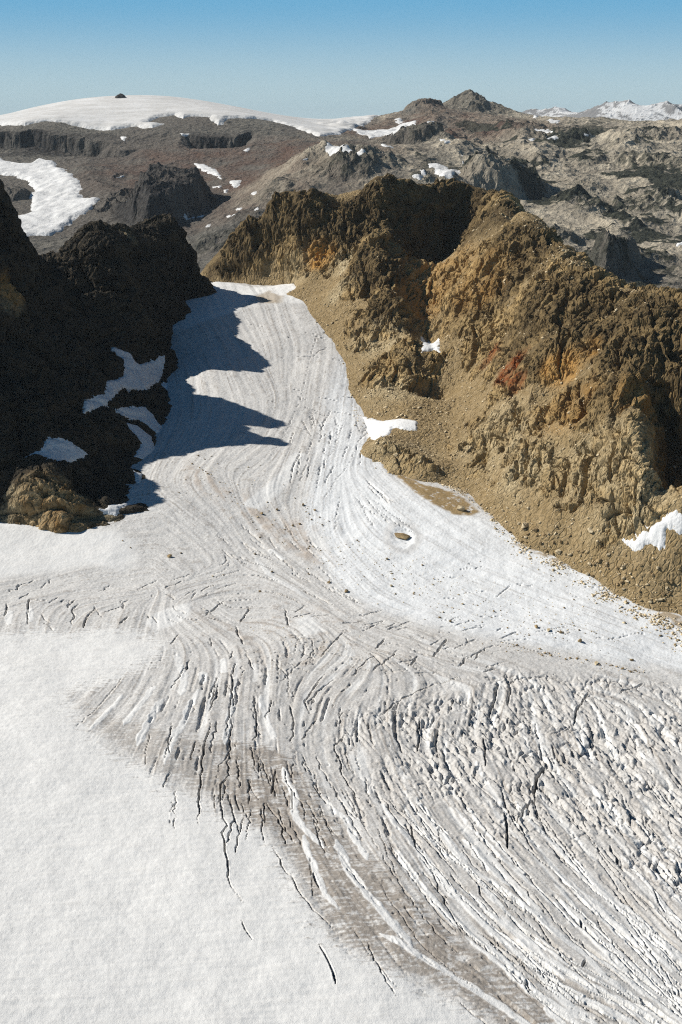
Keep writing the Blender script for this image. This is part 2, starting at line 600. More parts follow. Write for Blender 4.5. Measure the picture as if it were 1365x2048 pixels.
# flow field from hand-traced directions (image points unrolled onto the ice)
flow = [
    ((430, 620), (480, 700)), ((560, 600), (590, 680)), ((480, 700), (560, 830)), ((600, 700), (590, 790)), ((660, 720), (640, 800)),
    ((600, 800), (545, 900)), ((690, 790), (680, 870)), ((640, 820), (615, 930)), ((720, 860), (690, 950)), ((540, 900), (450, 955)), ((440, 900), (380, 960)),
    ((400, 930), (470, 1010)), ((330, 990), (430, 1060)), ((500, 1000), (570, 1080)), ((610, 950), (590, 1010)), ((650, 950), (640, 1040)),
    ((720, 940), (790, 1010)), ((820, 980), (920, 1050)), ((780, 1060), (870, 1110)), ((950, 1060), (1080, 1130)), ((900, 1130), (1050, 1190)),
    ((650, 1120), (720, 1200)), ((540, 1110), (640, 1190)), ((760, 1210), (930, 1270)), ((980, 1270), (1200, 1330)), ((1200, 1230), (1365, 1290)),
    ((700, 1230), (850, 1280)), ((850, 1310), (1020, 1350)), ((1100, 1340), (1300, 1390)),
    ((230, 1070), (300, 1060)), ((330, 1100), (400, 1160)), ((0, 1190), (120, 1165)), ((150, 1180), (330, 1160)), ((330, 1190), (480, 1150)), ((450, 1200), (560, 1190)), ((500, 1150), (620, 1200)),
    ((50, 1240), (45, 1270)), ((250, 1230), (240, 1260)), ((400, 1220), (430, 1240)),
    ((340, 1330), (300, 1420)), ((250, 1380), (170, 1460)), ((400, 1380), (350, 1500)), ((460, 1340), (440, 1480)), ((420, 1500), (400, 1600)), ((520, 1400), (530, 1520)),
    ((440, 1560), (460, 1700)), ((560, 1560), (600, 1660)), ((640, 1380), (620, 1460)), ((700, 1330), (640, 1380)), ((640, 1500), (690, 1620)), ((720, 1560), (780, 1680)),
    ((600, 1700), (660, 1800)), ((700, 1740), (800, 1870)), ((840, 1640), (930, 1760)), ((850, 1910), (1000, 2010)), ((930, 1800), (1080, 1940)), ((1000, 1700), (1120, 1820)),
    ((1100, 1950), (1300, 2048)), ((1150, 1780), (1300, 1920)), ((1250, 1700), (1365, 1830)), ((800, 1480), (840, 1560)), ((880, 1530), (960, 1640)), ((1060, 1660), (1150, 1760)),
    ((880, 1400), (850, 1450)), ((1000, 1380), (980, 1430)), ((1150, 1400), (1160, 1460)), ((1270, 1440), (1300, 1500)), ((1000, 1500), (1040, 1580)), ((1150, 1560), (1230, 1650)), ((1280, 1580), (1365, 1680)), ((1330, 1900), (1450, 2000)),
    ((100, 1700), (200, 1690)), ((100, 1950), (200, 1930)), ((400, 1850), (500, 1960)),
]
fa, fb = gl([f[0] for f in flow]), gl([f[1] for f in flow])
fdir = fb[:, :2] - fa[:, :2]
fang = np.arctan2(fdir[:, 1], fdir[:, 0]) * 2
fmid = (fa[:, :2] + fb[:, :2]) / 2
sub = 8
sx, sy = GL.X[::sub, ::sub].astype(float), GL.Y[::sub, ::sub].astype(float)
cs = np.zeros_like(sx)
sn_ = np.zeros_like(sx)
for k in range(len(flow)):
    # distances judged as the eye sees them: depth counts less than width
    d2 = ((sx - fmid[k, 0]) ** 2 + ((sy - fmid[k, 1]) * 0.5) ** 2) / (0.02 * fmid[k, 1]) ** 2
    w = 1 / (d2 + 0.3) ** 1.6
    cs += w * math.cos(fang[k])
    sn_ += w * math.sin(fang[k])
ii, jj = np.meshgrid(np.arange(GL.nr) / sub, np.arange(GL.nc) / sub, indexing='ij')
cs, sn_ = bil(cs, ii, jj), bil(sn_, ii, jj)
THETA = (np.arctan2(sn_, cs) / 2).astype(F32)
DIRX, DIRY = np.cos(THETA), np.sin(THETA)


def lic(N0, step, count):
    """streaks: N0 averaged along the flow field"""
    out = N0.copy()
    wsum = 1.0
    for sgn in (1, -1):
        def f(x, y, px, py):
            acc = np.zeros_like(x)
            px, py = px.copy() * sgn, py.copy() * sgn
            x, y = x.copy(), y.copy()
            for k in range(count):
                x += px * step
                y += py * step
                i = np.clip(np.rint(np.log(np.maximum(y, 1) / GL.y0) / GL.dlog).astype(np.int32), 0, GL.nr - 1)
                j = np.clip(np.rint((x / y - GL.a0) / GL.da).astype(np.int32), 0, GL.nc - 1)
                acc += N0[i, j]
                qx, qy = DIRX[i, j], DIRY[i, j]
                s = np.where(qx * px + qy * py < 0, -1, 1)
                px, py = qx * s, qy * s
            return acc.astype(F32)
        out = out + par(f, GL.X, GL.Y, DIRX, DIRY)
    out = out / (2 * count + 1)
    return (out - out.mean()) / out.std()


n1 = fbm(GL.X, GL.Y, None, 6.0, 2, 0.6, 11)
n2 = fbm(GL.X, GL.Y, None, 6.5, 2, 0.5, 23)
n3 = fbm(GL.X, GL.Y, None, 1.6, 1, 0.5, 31)
ST_FINE = lic(n3, 1.4, 26)       # fine long striations
ST_MID = lic(n1, 2.2, 20)        # crevasse scale
ST_SHORT = lic(n2, 1.6, 7)       # serac scale
ST_WIDE = lic(fbm(GL.X, GL.Y, None, 13, 2, 0.5, 47), 3.0, 26)
SOFT = fbm(GL.X, GL.Y, None, 45, 4, 0.5, 61)
MED = fbm(GL.X, GL.Y, None, 9, 4, 0.6, 71)
# streaks combed across the slope by wind and melt
COMB = fbm(GL.X * 0.10 + GL.Y * 0.012, GL.Y * 0.55 - GL.X * 0.10, None, 1.0, 4, 0.6, 81)


def region(px, soft=20.0, wob=14.0, comb=0.0):
    sd = in_poly(gl(px), GL.X, GL.Y) + SOFT * wob + MED * wob * 0.45 + COMB * comb
    return sstep(-soft, soft, sd)


# clean snow
snow_main = region([(-300, 1300), (0, 1272), (60, 1262), (130, 1264), (200, 1258), (280, 1262), (330, 1290), (300, 1325), (250, 1350), (200, 1370), (140, 1385),
                    (165, 1440), (230, 1500), (290, 1530), (350, 1575), (400, 1590), (450, 1640), (520, 1660), (570, 1700), (600, 1760), (640, 1830), (680, 1880),
                    (740, 1915), (830, 1955), (930, 2005), (1010, 2060), (900, 2300), (-400, 2300)], 3.0, 4.0, 16.0)
snow_a = region([(-200, 1000), (0, 1035), (60, 1050), (150, 1066), (220, 1062), (260, 1085), (272, 1120), (250, 1142), (180, 1130), (110, 1145), (40, 1150), (-200, 1180)], 9, 7)
snow_b = region([(285, 1245), (320, 1222), (382, 1205), (380, 1232), (345, 1252), (310, 1262)], 2.0, 2)
snow_c = region([(480, 1010), (530, 975), (560, 945), (590, 905), (612, 910), (590, 955), (560, 985), (520, 1020)], 2, 2)
snow_d = region([(395, 560), (420, 560), (500, 575), (545, 573), (580, 566), (620, 610), (560, 605), (520, 590), (500, 600), (470, 625), (420, 640), (370, 660), (330, 660)], 4, 3)
snow_e = region([(590, 1240), (620, 1232), (645, 1262), (610, 1275)], 3, 2)
snow_f = region([(620, 1065), (660, 1075), (650, 1095), (625, 1095)], 3, 2)
snow_g = region([(722, 832), (780, 842), (790, 858), (755, 882), (735, 875)], 3, 2)
snow = np.max(np.stack([snow_main, snow_a, snow_b, snow_c, snow_d, snow_e, snow_f, snow_g]), 0)

snow = snow * (1 - 0.12 * sstep(0.0, 0.8, COMB * 1.5) * sstep(-0.5, 0.5, MED + SOFT))
band = region([(160, 1395), (215, 1430), (300, 1455), (420, 1480), (560, 1500), (600, 1560), (665, 1640), (720, 1700), (790, 1770), (860, 1830), (950, 1900), (1060, 1980), (1160, 2070),
               (1010, 2060), (930, 2000), (830, 1950), (740, 1910), (670, 1870), (630, 1800), (590, 1730), (540, 1660), (440, 1600), (350, 1560), (270, 1510), (200, 1465)], 5, 4, 9)
band2 = region([(620, 1600), (800, 1680), (950, 1780), (1120, 1900), (1290, 2060), (1080, 2070), (900, 1950), (760, 1840), (680, 1760)], 18, 8, 6)
snow = snow * (1 - 0.85 * band)
# bright bluish ice of the right-hand stream
blue = region([(690, 700), (720, 860), (760, 930), (860, 990), (1000, 1050), (1200, 1150), (1400, 1260), (1400, 1350), (1200, 1320), (1000, 1280), (850, 1250),
               (740, 1215), (660, 1160), (625, 1080), (610, 1010), (640, 900), (660, 780)], 10, 8)
stain = region([(200, 1330), (330, 1400), (560, 1440), (760, 1600), (560, 1560), (330, 1500)], 25, 10, 10)
FINE0 = fbm(GL.X, GL.Y, None, 1.7, 2, 0.6, 141)
dirt = 0.95 * band * (1 - 0.4 * sstep(-35, -90, GL.X)) * sstep(-0.7, 0.5, COMB * 1.0 + MED * 0.8 + FINE0 * 0.9 + 0.35)
dirt = np.maximum(dirt, 0.72 * band2 * sstep(-0.3, 1.3, ST_MID * 0.5 + MED * 1.2 + 0.45))
dirt = np.maximum(dirt, 0.45 * stain * sstep(0.0, 0.9, COMB * 1.6 + 0.1))
dirt = np.maximum(dirt, 0.75 * sstep(1.05, 2.1, ST_FINE + 0.5 * FINE0 + 0.8 * SOFT) * (1 - 0.35 * blue))
dirt = np.maximum(dirt, 0.5 * sstep(0.55, 0.95, MED + 0.5 * FINE0 + 0.25 * ST_MID) * (1 - 0.6 * blue))
dirt = np.maximum(dirt, 0.22 * sstep(-0.1, 0.7, FINE0 + 0.2 * ST_FINE) * (1 - 0.5 * blue))
# medial moraine lines and dirty bands along the flow
dirt = np.maximum(dirt, 0.34 * sstep(0.6, 2.2, ST_FINE + 0.5 * MED) * (1 - 0.5 * blue))
dirt = np.maximum(dirt, 0.22 * sstep(0.5, 2.2, ST_MID + 0.8 * SOFT) * (1 - 0.6 * blue))
dirt = np.maximum(dirt, 0.15 * sstep(0.3, 1.8, ST_WIDE + 0.35 * ST_FINE) * (1 - 0.8 * blue))
grit = region([(768, 932), (800, 945), (850, 966), (905, 985), (930, 1002), (955, 1025), (938, 1032), (905, 1028), (870, 1008), (830, 985), (795, 955)], 2, 3) * sstep(-0.6, 0.2, ST_FINE * 0.3 + MED * 1.0 + 0.45)
grit = np.maximum(grit, region([(1020, 1085), (1100, 1118), (1200, 1165), (1300, 1222), (1400, 1278), (1400, 1262), (1300, 1200), (1200, 1140), (1100, 1095)], 2, 3) * sstep(0.0, 0.6, MED + 0.3) * 0.8)
grit = np.maximum(grit, 0.6 * region([(505, 592), (540, 580), (566, 592), (558, 606), (525, 606)], 4, 4))
warm = region([(360, 920), (420, 950), (520, 1010), (620, 1060), (660, 1130), (600, 1120), (500, 1050), (400, 980)], 10, 6) * sstep(-0.6, 1.2, ST_MID + MED) * 0.55
warm = np.maximum(warm, 0.4 * region([(440, 1240), (620, 1210), (700, 1250), (720, 1310), (600, 1330), (480, 1300)], 25, 10) * sstep(0.1, 1.0, MED + 0.4 * ST_MID))

H = SOFT * 1.1 + MED * 0.20
COMB2 = fbm(GL.X * 0.022 + GL.Y * 0.01, GL.Y * 0.30 - GL.X * 0.055, None, 1.0, 3, 0.6, 83)
H += 0.15 * COMB2 * snow_main
snow = snow * (1 - 0.16 * sstep(0.1, 0.6, COMB2) * sstep(-0.6, 0.4, SOFT + MED))
RELIEF = 1 - 0.93 * np.maximum(snow_main, snow_a)
H -= 0.14 * MED * (1 - RELIEF)
H += RELIEF * (ST_FINE * 0.05 + ST_WIDE * 0.11 + ST_MID * 0.10)
# broken ice of the icefall and the crevassed belts
fall = region([(700, 1480), (790, 1420), (900, 1370), (1020, 1350), (1150, 1365), (1300, 1375), (1450, 1400), (1500, 1780), (1330, 1760), (1180, 1700), (1060, 1660), (960, 1640), (860, 1590), (760, 1560)], 30, 12)
belt = region([(560, 1290), (700, 1290), (860, 1250), (960, 1300), (1300, 1360), (1400, 1400), (1500, 2100), (1100, 2100), (900, 1900), (740, 1720), (620, 1600), (560, 1480), (470, 1480), (400, 1600), (330, 1520), (330, 1330), (450, 1290)], 35, 14)
cut = sstep(0.35, 1.5, ST_SHORT + 0.35 * MED)
fx, fy = gl([(1060, 1620), (1150, 1760)])[:, :2]
fth = math.atan2(fy[1] - fx[1], fy[0] - fx[0])
lx = (GL.X * math.cos(fth) + GL.Y * math.sin(fth)) + SOFT * 12 + MED * 3
ly = (-GL.X * math.sin(fth) + GL.Y * math.cos(fth)) + SOFT * 7 + MED * 2
w1, w2, wc, wt = worley(lx / 24.0, ly / 5.5, np.zeros_like(lx), 1.0, 91)
v1, v2, vc, vt = worley(lx / 10.0, ly / 2.8, np.zeros_like(lx), 1.0, 92)
crack = sstep(0.20, 0.03, w2 - w1)
crack2 = sstep(0.22, 0.04, v2 - v1)
fmix = np.clip(0.55 + 0.8 * fbm(GL.X, GL.Y, None, 30, 2, 0.5, 95), 0.1, 1)
H += fall * (1 - snow) * fmix * (0.5 * wc + 0.95 * wt - 2.2 * crack + 0.25 * vc + 0.4 * vt - 0.8 * crack2 + 0.5 * ST_SHORT - 1.4 * cut)
n4 = fbm(GL.X, GL.Y, None, 3.4, 2, 0.5, 131)
ST_SLIT = lic(n4, 1.5, 9)
FINE = fbm(GL.X, GL.Y, None, 1.7, 2, 0.6, 141)
slit = sstep(1.6, 2.05, ST_SLIT + 0.5 * MED + 0.5 * SOFT)
H += belt * RELIEF * (-1.5 * slit) - fall * 1.0 * slit
cut2 = sstep(1.15, 1.7, ST_MID + 0.3 * MED + 0.4 * SOFT) * (1 - 0.8 * fall)
H += belt * RELIEF * (-0.75 * cut2 + 0.10 * ST_SHORT)
strip = sstep(0.9, 1.6, -ST_MID - 0.4 * ST_WIDE) * belt
snow = np.maximum(snow, strip * 0.75 * (1 - 0.8 * band))
GRIT = np.zeros_like(H)


def densify(p, step=4.0, jit=0.6, seed=0):
    rs = np.random.RandomState(seed)
    p = np.asarray(p)[:, :2]
    out = []
    for a, b in zip(p[:-1], p[1:]):
        n = max(int(np.hypot(*(b - a)) / step), 1)
        for k in range(n):
            out.append(a + (b - a) * k / n + rs.normal(0, jit, 2))
    out.append(p[-1])
    return np.array(out)


def crevasse(px, w, depth, lip=0.25, seed=0, jit=0.7, plan=None):
    global H
    p = densify(gl(px) if plan is None else plan, 5.0, jit, seed)
    r = line_d(GL, p, w * 3 + 3)
    if r is None:
        return
    sl, d, al, side = r
    taper = np.clip(np.minimum(al, 1 - al) * 7, 0.25, 1)
    ww = w * taper * (1 + 0.55 * MED[sl])
    prof = sstep(1.0, 0.45, d / np.maximum(ww, 0.05))
    H[sl] = H[sl] - depth * taper * prof + lip * sstep(2.2, 1.1, d / np.maximum(ww, .05)) * (1 - prof)
    snow[sl] *= 1 - prof
    GRIT[sl] = np.maximum(GRIT[sl], 0.45 * sstep(1.7, 0.9, d / np.maximum(ww, .05)))


def snow_strip(px, w, raise_=0.35, seed=0, plan=None):
    global H
    p = densify(gl(px) if plan is None else plan, 6.0, 0.4, seed)
    r = line_d(GL, p, w * 2 + 3)
    if r is None:
        return
    sl, d, al, side = r
    ww = w * np.clip(np.minimum(al, 1 - al) * 9 + 0.25, 0.25, 1) * (1 + 0.5 * MED[sl])
    m = sstep(1.15, 0.85, d / np.maximum(ww, .05))
    snow[sl] = np.maximum(snow[sl], m)
    dirt[sl] *= 1 - m
    H[sl] += raise_ * m * 0.5 - 0.9 * m * sstep(-0.2, 0.6, side * d / np.maximum(ww, .05)) * sstep(1.0, 0.6, d / np.maximum(ww, .05)) * 0


# strips of old snow lying in healed crevasses
for k, (px, w) in enumerate([
    ([(670, 1680), (696, 1736), (732, 1787), (768, 1828), (798, 1859), (824, 1895)], 2.0),
    ([(757, 1866), (800, 1885), (834, 1908), (880, 1936), (932, 1967), (983, 1998), (1034, 2034), (1100, 2080)], 1.7),
    ([(834, 1685), (865, 1741), (900, 1782), (942, 1818), (993, 1864), (1040, 1890), (1075, 1931), (1111, 1982), (1168, 2034), (1200, 2060)], 2.4),
    ([(806, 1612), (840, 1660), (890, 1705), (983, 1762), (1055, 1818), (1116, 1864), (1173, 1910), (1209, 1951), (1260, 1987), (1322, 2038)], 1.6),
    ([(901, 1828), (952, 1875), (1014, 1926), (1055, 1972), (1106, 2008), (1178, 2048)], 1.3),
    ([(921, 1777), (962, 1808), (998, 1839), (1034, 1864), (1070, 1905), (1101, 1946), (1127, 1977)], 1.4),
    ([(567, 1537), (585, 1590), (590, 1630), (610, 1660), (648, 1695)], 1.6),
    ([(605, 1670), (620, 1710), (640, 1760), (650, 1785), (676, 1815)], 1.2),
    ([(655, 1600), (690, 1640), (715, 1680), (735, 1720)], 1.5),
    ([(354, 1308), (368, 1350), (362, 1390)], 2.0), ([(310, 1372), (280, 1410), (248, 1450)], 1.6), ([(325, 1395), (300, 1440), (275, 1490)], 1.8),
    ([(397, 1380), (370, 1435), (345, 1480), (330, 1530)], 1.8), ([(468, 1380), (458, 1440), (450, 1490)], 1.6), ([(520, 1390), (535, 1440), (550, 1480)], 1.5),
    ([(245, 1390), (210, 1430), (180, 1460)], 1.3), ([(448, 1315), (450, 1345)], 1.8), ([(405, 1342), (408, 1365)], 2.4),
    ([(510, 1115), (545, 1155), (580, 1175), (620, 1200)], 1.8), ([(540, 1100), (570, 1120)], 2.0),
    ([(1000, 1830), (1060, 1880), (1130, 1960)], 1.0), ([(1180, 1800), (1260, 1870), (1340, 1960)], 1.3), ([(1240, 1800), (1310, 1860), (1380, 1930)], 1.3),
    ([(1120, 1800), (1200, 1890), (1290, 1990)], 1.2), ([(1300, 1860), (1330, 1900), (1365, 1915)], 2.2), ([(760, 1600), (800, 1660), (850, 1720), (900, 1770)], 1.0),
    ([(60, 1215), (62, 1245)], 2.2), ([(18, 1220), (18, 1250)], 2.0),
]):
    snow_strip(px, w, seed=k)

# open crevasses
CREV = [
    ([(423, 1440), (412, 1480), (405, 1517), (399, 1583), (397, 1647)], 0.75, 5), ([(388, 1480), (382, 1522)], 0.7, 4),
    ([(466, 1410), (462, 1470), (456, 1552), (440, 1580), (438, 1610), (453, 1650), (447, 1668), (456, 1720), (462, 1768), (486, 1805)], 0.65, 4),
    ([(503, 1490), (512, 1545), (540, 1555), (552, 1600)], 0.5, 3), ([(533, 1605), (565, 1655), (572, 1690)], 0.75, 4),
    ([(545, 1690), (580, 1752), (616, 1804), (668, 1858)], 0.55, 4), ([(632, 1885), (662, 1925), (672, 1968)], 0.85, 5), ([(482, 1840), (507, 1880)], 0.5, 3),
    ([(566, 1537), (585, 1595), (588, 1630)], 0.4, 3), ([(627, 1745), (640, 1775)], 0.9, 4), ([(297, 1460), (292, 1530)], 0.35, 2), ([(345, 1600), (340, 1650)], 0.3, 2),
    ([(345, 1470), (330, 1520)], 0.5, 3), ([(255, 1345), (200, 1410), (150, 1460)], 0.35, 2),
    ([(118, 1202), (60, 1200), (57, 1222), (56, 1250)], 0.7, 3), ([(160, 1205), (145, 1215), (146, 1250)], 0.8, 4), ([(195, 1215), (172, 1235), (168, 1256)], 0.8, 4),
    ([(16, 1205), (8, 1235)], 0.9, 4), ([(245, 1212), (205, 1225)], 0.6, 3), ([(257, 1235), (238, 1250)], 0.7, 3), ([(120, 1195), (95, 1208)], 0.6, 3),
    ([(318, 1160), (272, 1180)], 0.5, 2.5), ([(370, 1160), (328, 1180)], 0.6, 3), ([(385, 1147), (340, 1165)], 0.5, 2.5), ([(430, 1170), (400, 1186)], 0.7, 3),
    ([(450, 1202), (428, 1218), (412, 1232)], 0.9, 4), ([(360, 1268), (340, 1290)], 0.6, 3), ([(420, 1275), (424, 1292)], 0.7, 3),
    ([(472, 1315), (466, 1360), (460, 1420), (452, 1480)], 0.7, 4), ([(508, 1400), (515, 1440), (508, 1490)], 0.6, 4), ([(492, 1305), (510, 1340)], 0.6, 3),
    ([(470, 1250), (488, 1290)], 0.9, 3), ([(500, 1215), (480, 1245)], 0.8, 3), ([(570, 1215), (576, 1255)], 0.9, 3), ([(612, 1210), (590, 1225)], 0.6, 3),
    ([(690, 1262), (640, 1315)], 0.8, 3), ([(600, 1300), (630, 1318)], 0.7, 3), ([(540, 1320), (580, 1355)], 0.6, 3), ([(650, 1345), (610, 1400), (620, 1430)], 0.7, 4),
    ([(580, 1400), (590, 1450), (585, 1490)], 0.6, 4), ([(640, 1430), (600, 1480)], 0.6, 3),
    ([(895, 1277), (880, 1295), (866, 1315)], 1.1, 5), ([(770, 1275), (752, 1298)], 0.9, 4), ([(800, 1300), (765, 1330), (745, 1345)], 0.9, 4), ([(840, 1312), (815, 1335)], 0.8, 4), ([(755, 1310), (700, 1352)], 0.7, 3),
    ([(960, 1300), (950, 1320)], 0.8, 3), ([(930, 1275), (945, 1290)], 0.5, 3), ([(1290, 1366), (1240, 1388)], 1.2, 4), ([(1350, 1440), (1365, 1450)], 1.2, 5),
    ([(990, 1280), (1060, 1298), (1135, 1312)], 0.4, 1.5), ([(1022, 1170), (988, 1196)], 0.6, 3), ([(785, 1232), (720, 1265)], 0.35, 2),
    ([(930, 1350), (870, 1365), (800, 1400), (760, 1430)], 0.7, 4), ([(1100, 1350), (1020, 1358), (950, 1352)], 0.8, 4), ([(1180, 1380), (1150, 1420), (1145, 1450)], 0.8, 5),
    ([(1095, 1522), (1075, 1552), (1070, 1600)], 1.9, 9), ([(1070, 1600), (1052, 1612)], 1.6, 7), ([(1050, 1610), (1035, 1640), (1052, 1675)], 0.9, 6), ([(1010, 1620), (1018, 1690), (1015, 1702)], 1.1, 6),
    ([(1222, 1690), (1236, 1725), (1280, 1745)], 1.1, 6), ([(700, 1460), (670, 1490), (690, 1560), (720, 1600)], 0.7, 4), ([(840, 1430), (835, 1500)], 0.7, 5), ([(970, 1470), (972, 1530)], 0.9, 5),
    ([(760, 1590), (800, 1650), (850, 1690)], 0.6, 4), ([(820, 1640), (835, 1700), (870, 1740)], 0.6, 4), ([(935, 1745), (975, 1805), (1000, 1835)], 0.6, 4), ([(860, 1720), (905, 1780)], 0.5, 3),
    ([(1160, 1840), (1180, 1870)], 0.8, 4), ([(1170, 1920), (1165, 1935)], 1.0, 5), ([(1150, 1835), (1250, 1930), (1340, 2000)], 0.5, 4), ([(1010, 1705), (1080, 1780), (1160, 1860)], 0.5, 4),
    ([(1300, 1770), (1330, 1820), (1365, 1850)], 0.7, 5), ([(1060, 1830), (1110, 1900)], 0.5, 3), ([(1050, 1960), (1062, 1985)], 1.0, 5),
    ([(690, 770), (640, 765)], 0.5, 2), ([(655, 690), (625, 715)], 0.5, 2), ([(660, 1170), (720, 1206)], 0.4, 2),
    ([(640, 640), (600, 800), (545, 910), (470, 945)], 0.3, 1.5), ([(690, 830), (670, 900), (620, 960)], 0.3, 1.5), ([(730, 850), (705, 920), (640, 1010)], 0.3, 1.5),
]
for k, (px, w, dp) in enumerate(CREV):
    crevasse(px, w * 0.56, dp, seed=100 + k, jit=0.5)


def flow_line(x, y, length, turn=0.0):
    out = [(x, y)]
    px = py = 0.0
    for k in range(int(length / 3)):
        i, j = GL.idx(x, y)
        i, j = int(min(max(i, 0), GL.nr - 1)), int(min(max(j, 0), GL.nc - 1))
        t = THETA[i, j] + turn
        dx, dy = math.cos(t), math.sin(t)
        if dx * px + dy * py < 0:
            dx, dy = -dx, -dy
        px, py = dx, dy
        x, y = x + 3 * dx, y + 3 * dy
        out.append((x, y))
    return np.array([(a, b, 0) for a, b in out])


rcv = random.Random(12)
for (box, n, lens, ws, turn, jit) in [
        ((330, 700, 1290, 1600), 36, (10, 45), (0.18, 0.42), 0.0, 0.5), ((600, 1365, 1540, 2040), 150, (18, 90), (0.18, 0.40), 0.0, 0.35),
        ((580, 1000, 1220, 1345), 50, (6, 20), (0.25, 0.5), 1.35, 0.6), ((20, 460, 1170, 1260), 26, (8, 22), (0.2, 0.42), 0.5, 0.8),
        ((480, 720, 620, 900), 26, (10, 30), (0.16, 0.28), 1.2, 0.3), ((560, 760, 850, 1010), 40, (25, 60), (0.12, 0.22), 0.0, 0.3), ((420, 640, 1040, 1200), 30, (15, 45), (0.14, 0.25), 0.15, 0.3),
        ((860, 1330, 1120, 1290), 26, (6, 25), (0.14, 0.3), 0.9, 0.6), ((440, 640, 1480, 1640), 34, (15, 40), (0.2, 0.4), 0.0, 0.4)]:
    for k in range(n):
        u, v = rcv.uniform(*box[:2]), rcv.uniform(*box[2:])
        q = GL.hit(u, v)
        i, j = [int(c) for c in GL.idx(q[0], q[1])]
        if snow_main[min(i, GL.nr - 1), min(j, GL.nc - 1)] > 0.5:
            continue
        if box[0] == 600 and band[min(i, GL.nr - 1), min(j, GL.nc - 1)] > 0.4 and rcv.random() < 0.75:
            continue
        crevasse(None, rcv.uniform(*ws) * (q[1] / 700), rcv.uniform(1.5, 3.5), 0.12, 300 + k, jit, plan=flow_line(q[0], q[1], rcv.uniform(*lens), turn + rcv.gauss(0, 0.12)))
for k in range(60):
    u, v = rcv.uniform(640, 1365), rcv.uniform(1560, 2060)
    q = GL.hit(u, v)
    i, j = [int(c) for c in GL.idx(q[0], q[1])]
    if max(band[min(i, GL.nr - 1), min(j, GL.nc - 1)], snow_main[min(i, GL.nr - 1), min(j, GL.nc - 1)]) > 0.4:
        continue
    snow_strip(None, rcv.uniform(0.5, 1.5), seed=500 + k, plan=flow_line(q[0], q[1], rcv.uniform(40, 140), rcv.gauss(0, 0.05)))
dirt = np.maximum(dirt, GRIT * 0.5)
dirt = np.maximum(dirt, (0.26 * belt * sstep(-1.0, 1.0, MED + 0.5 * ST_MID + 0.7 * FINE) + 0.10 * belt) * (1 - snow))
# melt hollow round the sunken boulder
bx, by, _ = GL.hit(806, 1074)
dd = np.hypot(GL.X - bx, (GL.Y - by) * 0.55) + MED * 1.2
H -= 1.2 * sstep(10.0, 4.0, dd)
dirt = np.maximum(dirt, 0.35 * sstep(16, 11, dd) * sstep(8, 10, dd))
GL.Z = (GBASE + H).astype(F32)
GL.finish()
glacier = grid_mesh('glacier', GL.P, None, {'snow': snow, 'dirt': dirt, 'warm': warm, 'blue': blue, 'grit': grit}, MAT_ICE)
tag(glacier, kind='structure')
GMID = Fan.__new__(Fan)
GMID.__dict__.update(GL.__dict__)
GMID.Z = GBASE


# ------------------------------------------------------------------ rock relief
def rock_relief(X, Y, Z, seed, big=9.0, dip=(0.6, -0.35), cells=((24, 3.2), (11, 2.1), (4.6, 1.2)), gully=None):
    wx = fbm(X, Y, Z, 40, 2, 0.5, seed + 1) * 4
    wy = fbm(X, Y, Z, 40, 2, 0.5, seed + 2) * 4
    xs = X + wx + Z * dip[0]
    ys = Y + wy
    zs = Z * 0.75 + Y * dip[1] * 0.3
    d = big * fbm(X + wx, Y + wy, Z, 75, 2, 0.45, seed + 3, True)
    if gully:
        amp, gx, gy, wide, long_ = gully
        ac, al = (X * -gy + Y * gx) + wx * 1.5, X * gx + Y * gy
        d = d + amp * fbm(ac, al * (wide / long_) + wy, Z * 0.3, wide, 2, 0.4, seed + 5, True)
        xs, ys, zs = ac + Z * 0.25, al * 0.5, Z * 0.6
    for s, a in cells:
        f1, f2, c, tl = worley(xs, ys, zs, s, seed + int(s))
        edge = sstep(0.0, 0.10, f2 - f1)
        d = d + a * (c * edge * 0.7 - (1 - edge) * 0.7 + 1.3 * tl)
    d += 0.12 * fbm(X, Y, Z, 3.2, 2, 0.6, seed + 9)
    return d


def blobs(fan, items, base=None):
    """soft-edged spots: (u, v, radius in m, weight)"""
    out = np.zeros_like(fan.X)
    for (u, v, r, w) in items:
        x, y, z = fan.hit(u, v)
        d = np.sqrt((fan.X - x) ** 2 + (fan.Y - y) ** 2 + (fan.Z - z) ** 2)
        out = np.maximum(out, w * sstep(r * 1.3, r * 0.5, d))
    return out


def ridge_line(fan, pts, h, w, sharp=1.0, right=None):
    """raise (or cut, h<0) a rib along a traced line of (u, v) points; right: width on the far side of the line"""
    p = np.array([fan.hit(*q) for q in pts])
    r = line_d(fan, p, max(w, right or w) * 2.2)
    sl, d, al, side = r
    wl = np.where(side < 0, right or w, w)
    t = np.clip(1 - d / (wl * 1.6), 0, 1) ** sharp
    fan.Z[sl] += (h * t * np.clip(np.minimum(al, 1 - al) * 6 + 0.15, 0, 1)).astype(F32)


